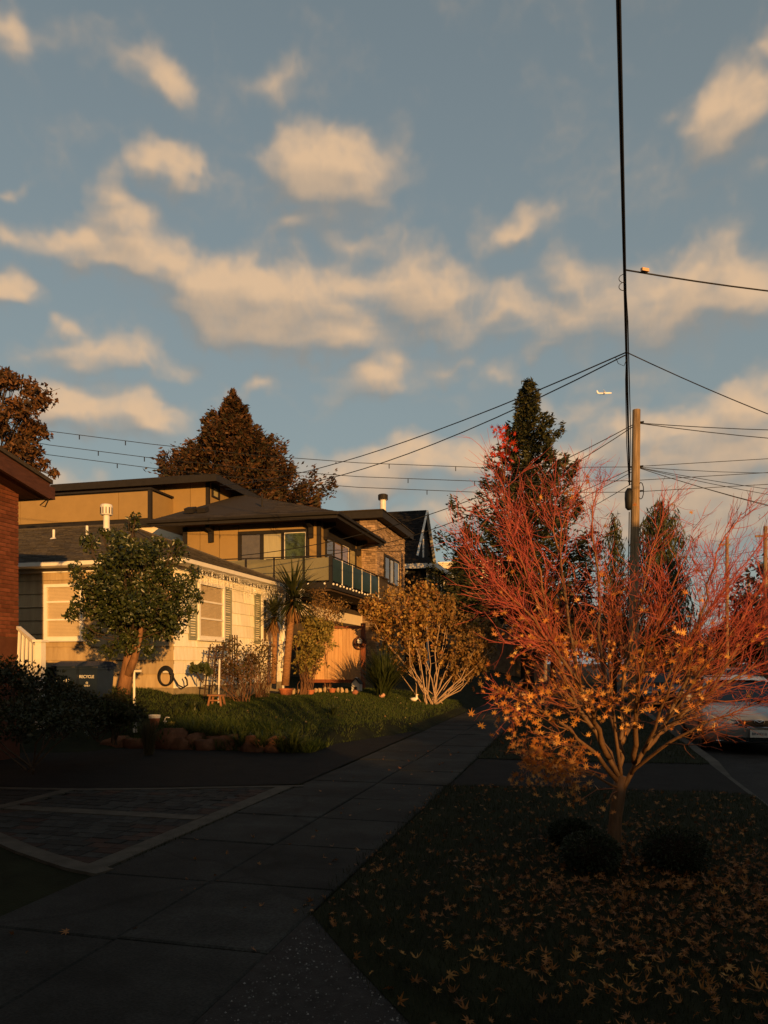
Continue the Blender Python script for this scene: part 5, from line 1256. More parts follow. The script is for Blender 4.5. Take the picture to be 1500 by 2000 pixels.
q = W(508, 1365, d=20.2); bush('bundle of bare reddish stems near the cottage corner', (q.x, q.y, H(q.x, q.y)), tips, 36, 300, (.06, .035), MATS['rose_leaf'], M('rose_stem', (.17,.085,.04)), r0=.011)
q = W(392, 1335, d=17.7); shrub('big leaved green hollyhock left of the trellis', (q.x, q.y, W(0, 1312, d=17.7).z), (.26, .26, .24), 90, (.17,.15), LEAF('broad_leaf', [(.04,.055,.016),(.06,.075,.022),(.09,.085,.03)], .3), 'hollyhock', 7, 4)
# hedge and dark trees at the far right, dark mass at the street's end
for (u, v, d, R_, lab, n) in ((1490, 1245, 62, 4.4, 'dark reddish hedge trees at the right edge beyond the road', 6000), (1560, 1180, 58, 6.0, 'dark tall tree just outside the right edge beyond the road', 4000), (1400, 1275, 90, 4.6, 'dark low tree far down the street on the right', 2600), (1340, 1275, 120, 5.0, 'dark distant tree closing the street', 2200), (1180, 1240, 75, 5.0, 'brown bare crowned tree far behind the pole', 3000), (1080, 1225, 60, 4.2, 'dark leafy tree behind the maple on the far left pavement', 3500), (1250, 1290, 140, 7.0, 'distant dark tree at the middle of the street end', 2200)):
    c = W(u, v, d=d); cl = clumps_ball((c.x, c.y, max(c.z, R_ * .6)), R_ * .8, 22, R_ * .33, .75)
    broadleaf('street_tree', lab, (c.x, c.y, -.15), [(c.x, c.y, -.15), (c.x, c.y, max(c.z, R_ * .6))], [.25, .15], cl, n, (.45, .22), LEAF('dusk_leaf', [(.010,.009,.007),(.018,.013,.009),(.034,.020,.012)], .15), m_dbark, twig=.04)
# unseen trees added behind the photographer to keep skylight off the pavement
for (x, y, h, lab) in ((-5.5, -15, 15, 'unseen skylight blocking big dark tree behind the photographer on the left'), (-.5, -19, 17, 'unseen skylight blocking big dark tree directly behind the photographer'), (0, -31, 17, 'unseen skylight blocking big dark tree farthest behind the photographer')):
    cl = clumps_ball((x, y, h * .58), h * .36, 24, h * .15, 1.0)
    broadleaf('street_tree', lab, (x, y, -.15), [(x, y, -.15), (x, y, h * .5)], [.4, .25], cl, 6500, (.6, .4), MATS['hedge_leaf'], m_dbark, twig=.06)
# two clipped dwarf evergreens under the maple and one behind
m_box = LEAF('dwarf_evergreen', [(.012,.020,.011),(.020,.030,.016),(.034,.046,.022)], .15, .5)
for (u, v, d, rx, rz, lab) in ((1154, 1715, 5.72, .225, .155, 'small round dwarf evergreen left of the maple trunk'), (1320, 1720, 5.70, .245, .175, 'round dwarf evergreen with leaves on it right of the maple trunk'), (1115, 1655, 6.45, .19, .12, 'half hidden dwarf evergreen behind the left one')):
    c = W(u, v, d=d); z0 = strip_z(c.x, c.y); root = thing('dwarf_evergreen', lab, 'shrub', (c.x, c.y, z0)); P, A = [], []
    for _ in range(3800):
        v_ = rv().normalized(); k = 1 - .3 * random.random() ** 2 + .05 * math.sin(v_.x * 9) * math.sin(v_.y * 8 + v_.z * 5); P.append((c.x + v_.x * rx * k, c.y + v_.y * rx * k, max(z0, z0 + rz * .8 + v_.z * rz * k))); A.append(v_)
    mb = MB(); mb.sphere((c.x, c.y, z0 + rz * .7), 1.0, 12, 8, (rx * .8, rx * .8, rz * .78)); mb.build('core', m_soil, root, smooth=True)
    link('foliage', leaf_mesh('foliage', P, m_box, .026, .012, A, .7, .2, .4, root['_b']), root, kind='stuff')
# ================================================================== coral bark maple in the planting strip
def maple_wood():
    m = bpy.data.materials.new('maple_bark'); m.use_nodes = True; nt = m.node_tree; N = nt.nodes.new; L = nt.links.new; b = nt.nodes['Principled BSDF']
    b.inputs['Roughness'].default_value = .6; b.inputs['Specular IOR Level'].default_value = .3
    at = N('ShaderNodeAttribute'); at.attribute_name = 'young'; tc = N('ShaderNodeTexCoord'); no = N('ShaderNodeTexNoise'); no.inputs['Scale'].default_value = 14; no.inputs['Detail'].default_value = 5
    mp = N('ShaderNodeMapping'); mp.inputs['Scale'].default_value = (4, 4, 1); L(tc.outputs['Object'], mp.inputs[0]); L(mp.outputs[0], no.inputs['Vector'])
    old = N('ShaderNodeMix'); old.data_type = 'RGBA'; old.inputs['A'].default_value = (.040,.024,.015,1); old.inputs['B'].default_value = (.17,.092,.042,1); L(no.outputs[0], old.inputs['Factor'])
    ys = N('ShaderNodeValToRGB'); e = ys.color_ramp.elements; e[0].position = 0; e[0].color = (.30,.15,.06,1); e[1].position = 1; e[1].color = (.30,.055,.046,1); e.new(.5).color = (.30,.085,.032,1); L(at.outputs['Fac'], ys.inputs[0])
    mx = N('ShaderNodeMix'); mx.data_type = 'RGBA'; L(at.outputs['Fac'], mx.inputs['Factor']); L(old.outputs['Result'], mx.inputs['A']); L(ys.outputs[0], mx.inputs['B']); L(mx.outputs['Result'], b.inputs['Base Color'])
    bp = N('ShaderNodeBump'); bp.inputs['Strength'].default_value = .4; bp.inputs['Distance'].default_value = .006; L(no.outputs[0], bp.inputs['Height']); L(bp.outputs[0], b.inputs['Normal']); return m
m_maple = maple_wood()
D0 = 6.08
tb = W(1197, 1695, d=D0); mt = thing('maple_tree', 'small coral barked maple with red twigs and last orange leaves', 'tree', (tb.x, tb.y, .03))
trunk = MB()
def px(pts): return [W(u, v, d=D0 + dd) for u, v, dd in pts]
tk = px([(1196,1705,0),(1198,1660,0),(1202,1600,.0),(1208,1555,0),(1214,1515,0)])
trunk.tube(tk, [.085,.057,.050,.052,.048], 14, attr=[0]*5)
limbs = [  # photo path with depth offsets, base radius
 ([(1212,1530,0),(1175,1455,-.05),(1130,1380,-.1),(1090,1290,-.15),(1068,1180,-.2),(1048,1090,-.2),(1022,1020,-.25)], .025),
 ([(1205,1510,.02),(1178,1455,.1),(1148,1390,.15),(1125,1300,.2),(1108,1180,.2),(1095,1080,.25),(1105,1010,.25),(1135,945,.3)], .025),
 ([(1212,1540,0),(1214,1450,.05),(1216,1350,.1),(1230,1250,.1),(1248,1170,.15),(1275,1080,.2),(1300,995,.2)], .024),
 ([(1210,1555,0),(1250,1480,-.05),(1297,1415,-.1),(1330,1350,-.1),(1352,1270,-.15),(1378,1170,-.15),(1400,1080,-.2),(1450,1000,-.2)], .025),
 ([(1262,1462,-.05),(1285,1435,.05),(1320,1405,.15),(1385,1355,.2),(1450,1315,.25),(1510,1285,.3),(1570,1240,.3)], .024),
 ([(1212,1532,0),(1165,1475,-.15),(1110,1425,-.3),(1050,1385,-.4),(985,1355,-.5)], .022),
 ([(1213,1470,.04),(1195,1410,.2),(1182,1340,.35),(1170,1230,.45),(1165,1110,.5),(1158,1020,.5),(1165,955,.55)], .026),
 ([(1240,1490,-.04),(1242,1430,-.2),(1245,1350,-.4),(1270,1260,-.5),(1300,1180,-.55),(1335,1090,-.6)], .024),
 ([(1214,1450,.05),(1240,1400,.25),(1285,1360,.45),(1330,1270,.55),(1385,1190,.6),(1440,1120,.65),(1490,1060,.7)], .024),
 ([(1190,1480,-.03),(1168,1430,-.25),(1150,1370,-.5),(1100,1290,-.6),(1040,1210,-.7),(975,1140,-.75),(915,1070,-.75)], .024),
 ([(1186,1470,.08),(1155,1410,.3),(1120,1350,.5),(1060,1260,.6),(1000,1180,.65),(940,1120,.7)], .022),
 ([(1230,1515,-.02),(1290,1465,-.3),(1350,1425,-.45),(1420,1395,-.55),(1490,1370,-.6)], .018),
 ([(1214,1530,0),(1205,1430,-.1),(1192,1340,-.15),(1188,1250,-.15),(1200,1160,-.2)], .018),
 ([(1090,1290,-.15),(1060,1200,-.3),(1020,1110,-.35),(990,1020,-.4),(980,935,-.4)], .012),
 ([(1095,1080,.25),(1080,1030,.2),(1085,985,.2)], .010),
 ([(1212,1540,0),(1160,1510,-.2),(1110,1490,-.35),(1055,1480,-.45)], .012),
 ([(1297,1415,-.1),(1350,1340,-.3),(1410,1260,-.4),(1465,1180,-.45),(1500,1110,-.5)], .014),
 ([(1320,1405,.15),(1385,1330,.0),(1440,1280,-.05),(1500,1220,-.1),(1550,1170,-.1)], .014),
 ([(1255,1475,-.05),(1290,1390,-.35),(1325,1300,-.5),(1370,1220,-.6),(1420,1150,-.65)], .015),
 ([(1385,1355,.2),(1440,1270,.15),(1490,1190,.1),(1540,1120,.1)], .014),
]
twigs = MB(); leafpts = []; TW = []
def hgt_young(p, r): return max(0.0, min(1.0, .88 - r / .012 + .42 * (p.z - 1.7) + .28 * ((p.x - tb.x) ** 2 + (p.y - tb.y) ** 2 - .4) + random.uniform(-.12, .12)))
def bez(path, n):
    """smooth the path"""
    P = [Vector(p) for p in path]; out = []; m = len(P)
    for i in range(m - 1):
        p0, p1, p2, p3 = P[max(i-1,0)], P[i], P[i+1], P[min(i+2,m-1)]
        for k in range(n):
            t = k / n; out.append(.5 * ((2*p1) + (p2-p0)*t + (2*p0-5*p1+4*p2-p3)*t*t + (3*p1-p0-3*p2+p3)*t**3))
    out.append(P[-1]); return out
crown_c = Vector((tb.x, tb.y, 1.2))
def grow(o, d, L_, r, seg, lift, wob):
    pts = [o]; p = o.copy(); d = d.normalized()
    for i in range(seg):
        d = (d + Vector((0, 0, lift)) + rv(wob)).normalized(); p = p + d * L_ / seg; pts.append(p.copy())
    return pts
for li, (pp, r0) in enumerate(limbs):
    pts = bez(px(pp), 3); n = len(pts); rr = [r0 * (1 - .86 * (i / (n-1)) ** .85) for i in range(n)]
    pts = [p + rv(.008) if i else p for i, p in enumerate(pts)]
    trunk.tube(pts, rr, 8 if r0 > .02 else 6, attr=[hgt_young(p, r) * .8 for p, r in zip(pts, rr)])
    length = sum((pts[i+1] - pts[i]).length for i in range(n-1))
    nbr = int(17 * length / 1.3) + 6
    if li in (5, 11, 15): nbr = 12
    for k in range(nbr):
        s = .26 + .74 * (k + random.random()) / nbr; i = min(n - 2, int(s * (n-1))); o = pts[i].lerp(pts[i+1], s * (n-1) - i); t = (pts[i+1] - pts[i]).normalized()
        outw = (o - crown_c); outw.z *= .2; outw = outw.normalized() if outw.length > .01 else Vector((1,0,0))
        d = (t * .95 + rv(.42) + outw * .30).normalized()
        low = o.z < 1.35
        if low: d = (d + outw * .5 - Vector((0,0,.15))).normalized()
        bl = random.uniform(.28, .62) * (1.1 - .62 * s); rb = max(.0028, rr[i] * .42); rb = min(rb, .008)
        bp = grow(o, d, bl, rb, 5, .10 if not low else .04, .15); m = len(bp)
        br_ = [rb * (1 - .72 * q / (m-1)) for q in range(m)]
        trunk.tube(bp, br_, 4, False, attr=[hgt_young(p, r) for p, r in zip(bp, br_)])
        for q in range(random.randint(5, 8) if o.z < 2.1 else random.randint(3, 6)):
            f = random.uniform(.15, 1.0); j = min(m - 2, int(f * (m-1))); o2 = bp[j].lerp(bp[j+1], f * (m-1) - j); t2 = (bp[j+1] - bp[j]).normalized()
            d2 = (t2 + rv(.42)).normalized(); tl = random.uniform(.10, .30)
            tp = grow(o2, d2, tl, 0, 3, .10 if not low else .0, .2); r2 = .0019
            twigs.tube(tp, [r2, r2 * .85, r2 * .7, r2 * .45], 3, False, attr=[hgt_young(p, .0015) for p in tp]); TW.append(tp)
            for _ in range(random.choice((0, 1, 1, 2))):
                j2 = random.choice((1, 2)); o3 = tp[j2]; d3 = ((tp[j2+1] - tp[j2]).normalized() + rv(.5)).normalized(); q3 = o3 + d3 * random.uniform(.05, .14)
                twigs.tube([o3, o3.lerp(q3, .5) + rv(.006), q3], [.0015, .0013, .0008], 3, False, attr=[hgt_young(q3, .001)] * 3); TW.append([o3, q3])
trunk.build('trunk', m_maple, mt, smooth=True, attr='young')
twigs.build('twig', m_maple, mt, attr='young', kind='stuff')
# a palmate leaf: seven pointed lobes, slightly cupped
def palm_leaf(lobes=7, cup=.25, droop=.2):
    vs = [(0, 0, 0)]; angs = np.linspace(-125, 125, lobes); lens = [.55, .8, .95, 1.0, .95, .8, .55] if lobes == 7 else [.7, .95, 1, .95, .7]
    ring = []
    for i, (a, l) in enumerate(zip(angs, lens)):
        a = R(a)
        if i == 0: ring.append((math.sin(a - .3) * .18, math.cos(a - .3) * .18))
        ring.append((math.sin(a) * l * .5, math.cos(a) * l * .5))
        an = R(angs[i+1]) if i < lobes - 1 else a + .6
        mid = (a + an) / 2; ring.append((math.sin(mid) * .16, math.cos(mid) * .16))
    for x, y in ring:
        r2 = x*x + y*y; vs.append((x, y, cup * r2 - droop * max(0, y) * r2))
    n = len(ring); fs = [(0, k + 1, k + 2) for k in range(n - 1)]; return vs, fs
LV, LF = palm_leaf(); LVn = np.array(LV); LFn = np.array(LF)
m_mleaf = LEAF('maple_leaf', [(.28,.095,.022),(.42,.17,.035),(.66,.36,.12),(.44,.16,.045),(.78,.52,.22)], .22, .5, rand='object')
m_mleafi = LEAF('maple_leaf_many', [(.28,.095,.022),(.42,.17,.035),(.62,.34,.09),(.42,.15,.035)], .22, .5)
m_rleaf = LEAF('red_maple_leaf', [(.42,.030,.016),(.55,.06,.022),(.50,.05,.03)], .45, .5, rand='object')
def leaf_me(nm, mat):
    me = bpy.data.meshes.new(nm); me.from_pydata(LV, [], LF); me.materials.append(mat); return me
lm, lr = leaf_me('leaf', m_mleaf), leaf_me('leaf', m_rleaf)
spots = []
def proj(p):
    d = -p.x * ST + p.y * CT; xc = p.x * CT + p.y * ST; return U0 + xc / d * FPX, V0 - (p.z - HC) / d * FPX
for tp in TW:
    p = tp[-1]; u, v = proj(p)
    pr = 0.0
    if 1230 < v < 1540: pr = .30
    if 1330 < v < 1500 and 960 < u < 1330: pr = .62
    if v > 1420 and 1000 < u < 1180: pr = .95
    if 1150 < v < 1250: pr = .07
    if v < 1150: pr = .012
    if u > 1380: pr *= .12
    if u < 1120 and 1180 < v < 1330: pr = max(pr, .22)
    if random.random() < pr:
        for _ in range(random.choice((1, 1, 2))): spots.append((p + rv(.025), lm))
# drooping leafy sprays low on the left, and the red tuft at the top left
for (u, v, dd, n, sp, me) in ((1075, 1490, -.35, 60, .085, lm), (1040, 1480, -.42, 34, .06, lm), (1115, 1505, -.3, 30, .06, lm), (1130, 1565, -.3, 9, .035, lm), (1185, 1570, -.15, 10, .045, lm), (1010, 1370, -.5, 30, .10, lm), (1000, 1395, -.5, 24, .07, lm), (1365, 1420, -.3, 8, .06, lm),
                              (985, 858, -.4, 16, .045, lr), (980, 895, -.4, 20, .05, lr), (968, 842, -.4, 8, .03, lr)):
    c = W(u, v, d=D0 + dd)
    for _ in range(n): spots.append((c + rv(sp), me))
ms_ = MB()
for (u0, v0, u1, v1, dd) in ((1185, 1515, 1040, 1490, -.35), (1160, 1500, 1015, 1465, -.4), (1200, 1540, 1130, 1565, -.28), (1205, 1545, 1185, 1575, -.15), (985, 940, 968, 838, -.4), (985, 940, 992, 850, -.4)):
    a_, b_ = W(u0, v0, d=D0 + dd * .3), W(u1, v1, d=D0 + dd); ms_.tube([a_, a_.lerp(b_, .5) + Vector((0,0,.04)), b_], [.005, .004, .002], 4, attr=[.5] * 3)
ms_.build('side_twig', m_maple, mt, attr='young', kind='stuff')
random.shuffle(spots); spots.sort(key=lambda s: (s[1] is lr), reverse=True)
def leaf_rot():
    return Euler((R(random.uniform(35, 150)), random.uniform(-.5, .5), random.uniform(0, 6.283)))
for p, me in spots[:300]:
    o = link('leaf', me, mt); o.location = p - Vector(mt['_b']); o.rotation_euler = leaf_rot(); s = random.uniform(.05, .095); o.scale = (s * random.uniform(.75, 1.1), s, s * random.uniform(.6, 2.2))
def many_leaves(name, items, mat, parent=None, curl=.0, **kw):
    n = len(items); V = np.empty((n, len(LV), 3)); base = np.array(parent['_b']) if parent else 0
    for i, (p, eu, s) in enumerate(items): V[i] = (LVn * np.array([RNG.uniform(.7, 1.1), RNG.uniform(.7, 1.15), 1]) + np.array([0, 0, curl]) * (RNG.uniform(-1, 1) * (LVn[:, :1] ** 2) * 4 + RNG.uniform(-1, 1) * LVn[:, 1:2])) @ np.array(eu.to_matrix()).T * s + np.array(p) - base
    F = (np.arange(n)[:, None, None] * len(LV) + LFn[None]).reshape(-1, 3)
    return link(name, mesh_np(name, V.reshape(-1, 3), F, mat), parent, kind='stuff', **kw)
many_leaves('foliage', [(p, leaf_rot(), random.uniform(.06, .10)) for p, _ in spots[300:]], m_mleafi, mt)
# fallen leaves
m_fall = LEAF('fallen_leaf', [(.14,.060,.020),(.24,.105,.030),(.36,.17,.045),(.18,.07,.022),(.44,.25,.07),(.12,.05,.02)], .2, .6, rand='object')
m_falli = LEAF('fallen_leaf_many', [(.09,.038,.016),(.16,.066,.022),(.24,.105,.032),(.30,.14,.04),(.12,.05,.018)], .2, .6)
def curled(cup, droop, lob):
    vs, fs = palm_leaf(lob, cup, droop); me = bpy.data.meshes.new('fallen_leaf'); me.from_pydata([(x * random.uniform(.8, 1.15), y * random.uniform(.8, 1.15), z + .12 * math.sin(5 * x + cup * 7)) for x, y, z in vs], [], fs); me.materials.append(m_fall); return me
fl_mes = [curled(.9, .3, 7), curled(1.6, 1.0, 7), curled(-.8, .4, 7), curled(.5, 1.4, 5), curled(2.2, -.5, 5), curled(.3, .2, 7)]
def leaf_density(x, y):
    # thick on the right and round the trunk, thinning towards the sidewalk
    g = math.exp(-((x - .75) ** 2 / 1.15 + (y - 5.3) ** 2 / 2.6)); return .07 + g
F_ = []; tries = 0
while len(F_) < 3800 and tries < 60000:
    tries += 1; x = random.uniform(-1.75, 2.0); y = random.uniform(2.7, 9.8)
    if y < apron_y(max(-1.66, x)) - .05 or random.random() > leaf_density(x, y): continue
    F_.append((x, y))
for _ in range(70): F_.append((random.uniform(-3.4, -1.7), random.uniform(3.5, 14)))
def fall_rot(): return Euler((random.gauss(0, .45), random.gauss(0, .45), random.uniform(0, 6.283)))
def near_first(q): return Vector((q[0], q[1], 0)).length
F_.sort(key=near_first)
vis = [q for q in F_ if abs(proj(Vector((q[0], q[1], 0)))[0] - 750) < 760 and proj(Vector((q[0], q[1], 0)))[1] < 2010]
pick = vis[:220] + random.sample(vis[220:], 80); ps = set(pick)
for (x, y) in pick:
    o = link('fallen_leaf', random.choice(fl_mes), None, label='orange brown maple leaf fallen on the dark ground by the maple', cat='leaf', group='fallen maple leaves')
    z = strip_z(x, y) + random.uniform(.018, .04) if x > -1.66 else .012
    o.location = (x, y, z); o.rotation_euler = fall_rot(); s = random.uniform(.04, .095); o.scale = (s, s * random.uniform(.7, 1.1), s)
rest = [q for q in F_ if q not in ps]
many_leaves('fallen_leaves', [((x, y, (strip_z(x, y) + random.uniform(.012, .035)) if x > -1.66 else .010), fall_rot(), random.uniform(.035, .09)) for x, y in rest], m_falli, curl=.7, label='thick litter of fallen maple leaves covering the planting strip', cat='leaves')
lt_ = [(W(u, v, Z=.25).xy) for u, v in ()]
P = []
for _ in range(130):
    x = random.uniform(-8.5, -3.6); y = random.uniform(13.3, 24)
    if inside_lawn(x, y) > 0: P.append(((x, y, H(x, y) + .07), fall_rot(), random.uniform(.05, .09)))
many_leaves('lawn_leaves', P, LEAF('pale_fallen_leaf', [(.25,.18,.09),(.40,.30,.16),(.20,.10,.04)], .2), label='few pale fallen leaves scattered over the cottage lawn', cat='leaves')
# ================================================================== garden things
# plank gate between the houses
m_plank = M('cedar_plank', (.46,.26,.115), .8, .2, 2.5, .2, rand=.16, stretch=(5,5,.5), col2=(.60,.38,.19))
m_redwood = M('red_stained_wood', (.20,.065,.03), .8, .25, 4, .2, stretch=(6,6,.6))
GY = 25.0; gx0, gx1 = -9.0, W(705, 1275, Y=GY).x; gzt, gzb = W(680, 1228, Y=GY).z, 1.02
gt = thing('plank_gate', 'new cedar plank gate with red posts beside the cottage', 'gate', ((gx0 + gx1) / 2, GY, .9))
x = gx0; k = 0
while x < gx1 - .03:
    w = min(random.uniform(.125, .145), gx1 - x); mb = MB(); mb.box(x + .003, x + w - .003, GY - .012 + random.uniform(-.003,.003), GY + .012, gzb, gzt + random.uniform(-.006,.004)); mb.build('plank', m_plank, gt); x += w
p1 = W(711, 1275, Y=GY - .03).x
mb = MB(); mb.box(gx1 + .01, p1 + .03, GY - .07, GY + .07, .75, gzt + .18); mb.build('gate_post', m_redwood, gt)
mb = MB(); mb.box(gx0, gx1 + .008, GY - .05, GY - .014, gzb - .09, gzb + .02); mb.build('bottom_board', m_redwood, gt)
mb = MB(); mb.box(gx0, gx1 + .008, GY - .055, GY + .03, gzt + .012, gzt + .09); mb.build('top_rail', m_redwood, gt)
# wheel ornament with a tiny birdhouse, hung on the post
c = W(703, 1256, Y=GY - .12); wo = thing('wheel_ornament', 'dark iron ring with tiny white birdhouse hung on the gate post', 'ornament', c)
m_rust_iron = M('rusty_iron', (.10,.035,.02), .8, .3, 8)
mb = MB(); mb.tube([c + Vector((.20 * math.cos(a), 0, .20 * math.sin(a))) for a in np.linspace(0, 6.2832, 25)], .028, 6, False); mb.build('ring', m_rust_iron, wo, smooth=True)
mb = MB(); mb.beam(c + Vector((-.19, 0, -.03)), c + Vector((.19, 0, -.03)), .04, .03); mb.build('crossbar', m_rust_iron, wo)
def tiny_house(root, c, w, h, d_, wall, roofm, chim=False):
    mb = MB(); mb.prism([(c.x - w/2, c.y - d_/2, c.z), (c.x + w/2, c.y - d_/2, c.z), (c.x + w/2, c.y - d_/2, c.z + h), (c.x, c.y - d_/2, c.z + h * 1.55), (c.x - w/2, c.y - d_/2, c.z + h)], (0, d_, 0)); b_ = mb.build('body', wall, root)
    mb = MB()
    for s_ in (-1, 1): mb.beam((c.x + s_ * (w * .62), c.y, c.z + h * .9), (c.x - s_ * w * .02, c.y, c.z + h * 1.62), d_ * 1.25, h * .07, (0, 0, 1))
    mb.build('roof', roofm, root); return b_
hb = tiny_house(wo, c + Vector((0, -.02, -.01)), .13, .11, .1, m_wpaint, m_wpaint)
mb = MB(); mb.lathe(c + Vector((0, -.075, .05)), [(.0,0),(.018,0),(.018,.004)], 8); mb.build('hole', m_dark, hb)
# white model cottage on the ground by the gate
q = W(696, 1336, Y=24.2); gh = H(q.x, 24.2); c = Vector((q.x + .02, 24.2, gh)); mh = thing('model_house', 'little white toy house with dark roof standing by the gate', 'ornament', c)
hb = tiny_house(mh, c, .26, .27, .34, m_wpaint, m_black)
mb = MB(); mb.box(c.x - .045, c.x + .045, c.y - .19, c.y - .172, c.z + .01, c.z + .15); mb.build('door', m_dark, hb)
mb = MB(); mb.box(c.x - .075, c.x + .075, c.y - .182, c.y - .171, c.z + .152, c.z + .175); mb.build('lintel', m_trim, hb)
mb = MB(); mb.lathe(c + Vector((0, -.05, .36)), [(.03,0),(.03,.07),(.045,.09),(.0,.11)], 8); mb.build('chimney', m_wpaint, hb)
# white duck
q = W(809, 1347, d=23.8); c = Vector((q.x, q.y, H(q.x, q.y))); dk = thing('duck_ornament', 'small white duck figurine on the grass under the golden bush', 'ornament', c)
mb = MB(); n_ = len(mb.v)
mb.tube([c + Vector((-.13,0,.10)), c + Vector((-.06,0,.075)), c + Vector((.03,0,.075)), c + Vector((.085,0,.11)), c + Vector((.075,0,.18)), c + Vector((.08,0,.215)), c + Vector((.11,0,.225))], [.012,.055,.065,.045,.026,.032,.018], 10); mb.build('body', m_wpaint, dk, smooth=True)
mb = MB(); mb.tube([c + Vector((.115,0,.22)), c + Vector((.15,0,.212))], [.014,.006], 6); mb.build('bill', M('duck_bill', (.5,.2,.03), .6, .1), dk)
mb = MB(); mb.tube([c + Vector((-.02,.02,0)), c + Vector((-.02,.02,.05))], .012, 5); mb.tube([c + Vector((.02,-.02,0)), c + Vector((.02,-.02,.05))], .012, 5); mb.build('feet', MATS['duck_bill'], dk, kind='stuff')
# stones
def rock(c, rx, ry, rz, seed):
    rs = random.Random(seed); vs, fs = [], []; nu, nv = 9, 6; mb = MB(); ph = [rs.uniform(0, 6.28) for _ in range(6)]
    mb.sphere((0,0,0), 1.0, nu, nv)
    for (x, y, z) in mb.v:
        k = 1 + .22 * math.sin(3*x + ph[0]) * math.cos(2.5*y + ph[1]) + .16 * math.sin(4*z + 3*x + ph[2]) + rs.uniform(-.09, .09)
        bx_ = lambda t: math.copysign(abs(t) ** .72, t); vs.append((c[0] + bx_(x) * rx * k, c[1] + bx_(y) * ry * k, c[2] + bx_(z) * rz * k))
    out = MB(); out.add(vs, mb.f); return out
m_rock = M('red_rock', (.115,.055,.032), .95, .45, 5, .12, bump=.9, bscale=16, rand=.2, world=True)
rk = [(320,1452,34,20), (368,1455,26,19), (398,1462,20,15), (437,1455,36,19), (470,1466,18,14), (505,1458,24,18), (548,1455,26,16), (345,1472,22,12), (285,1458,20,16), (240,1465,26,14), (190,1472,24,12)]
labs = ['big flat topped red rock near the terracotta pot', 'tall red rock in the sunlit middle of the lawn edging', 'small red rock wedged between two big edging rocks', 'widest sunlit red rock of the lawn edging', 'little dark rock half buried in grass tufts', 'upright red rock right of the tall grass tuft', 'rightmost red rock of the lawn edging', 'low rock at the foot of the sunlit edging', 'shaded rock just left of the terracotta pot', 'dark rock in the shaded part of the edging', 'leftmost dark rock of the edging under the shrubs']
for i, ((u, v, hw, hh), lab) in enumerate(zip(rk, labs)):
    q = W(u, v, d=14.1); rock((q.x, 13.02 + random.uniform(-.14,.1), max(.06, q.z * random.uniform(.6, 1.2))), hw / 1500 * 14.1 * random.uniform(.85, 1.2), .2, max(.1, hh / 1500 * 14.1 * random.uniform(1.0, 1.35)), i).build('edging_rock', m_rock, None, smooth=True, label=lab, cat='rock', group='rocks edging the lawn')
m_flag = M('sandstone', (.50,.38,.24), .9, .2, 5)
for i, (u, v, lab) in enumerate(((412, 1417, 'pale flat stone lying on the grass above the rock edging'), (442, 1424, 'smaller pale flat stone right of the other on the grass'))):
    q = W(u, v, d=14.4); rock((q.x, q.y, H(q.x, q.y) + .10), .13 - .03 * i, .12, .035, 40 + i).build('flat_stone', m_flag, None, smooth=True, label=lab, cat='stone')
m_edge = M('pale_edging_stone', (.40,.29,.17), .9, .3, 7, .15, rand=.25, world=True)
for i in range(16):
    u = 548 + i * 8.6; q = W(u, 1350 - i * .55, d=22.6 + i * .05); z = H(q.x, q.y)
    rock((q.x, q.y, z + .09), random.uniform(.04,.06), .05, random.uniform(.06, .10), 60 + i).build('edging_stone', m_edge, None, smooth=True, label='pale upright stone in the low row edging the bed below the palm', cat='stone', group='pale stones edging the palm bed')
for i, (u, v, lab, c_) in enumerate(((746, 1340, 'pinkish round stone in front of the strap leaved clump', (.5,.28,.2)), (693, 1345, 'dull red stone beside the toy house', (.25,.10,.06)))):
    q = W(u, v, d=23.4); rock((q.x, q.y, H(q.x, q.y) + .05), .10, .08, .07, 90 + i).build('garden_stone', M('garden_stone_%s' % ('pink', 'red')[i], c_, .8, .2, 6), None, smooth=True, label=lab, cat='stone')
# pots
m_terra = M('terracotta', (.34,.115,.05), .85, .2, 6)
def pot(label, c, r, h, rimm, name='terracotta_pot'):
    t = thing(name, label, 'pot', c); mb = MB(); mb.lathe(c, [(r*.68,0),(r*.95,h*.82),(r*.9,h*.82),(r*.6,h*.3)], 18); mb.build('body', m_terra, t, smooth=False)
    mb = MB(); mb.lathe(Vector(c) + Vector((0,0,h*.80)), [(r*.93,0),(r*1.06,.0),(r*1.08,h*.2),(r*.94,h*.2),(r*.92,h*.05)], 18); mb.build('rim', rimm, t)
    mb = MB(); mb.lathe(Vector(c) + Vector((0,0,h*.75)), [(.001,0),(r*.9,.0),(r*.9,.01)], 14); mb.build('soil', m_soil, t); return t
q = W(302, 1414, d=15.0); pot('terracotta pot with white rim standing at the lawn edge', Vector((q.x, q.y, H(q.x, q.y) + .0)), .105, .30, m_wpaint)
q = W(560, 1348, d=22.2); pot('wide terracotta pot at the foot of the tall cordyline', Vector((q.x, q.y - .05, H(q.x, q.y))), .21, .2, m_terra)
q = W(649, 1343, d=23.0); pot('small terracotta pot right of the pale edging stones', Vector((q.x, q.y, H(q.x, q.y))), .11, .14, m_terra)
q = W(608, 1345, d=22.6); pot('low terracotta saucer pot among the pale edging stones', Vector((q.x, q.y - .05, H(q.x, q.y))), .12, .13, m_terra)
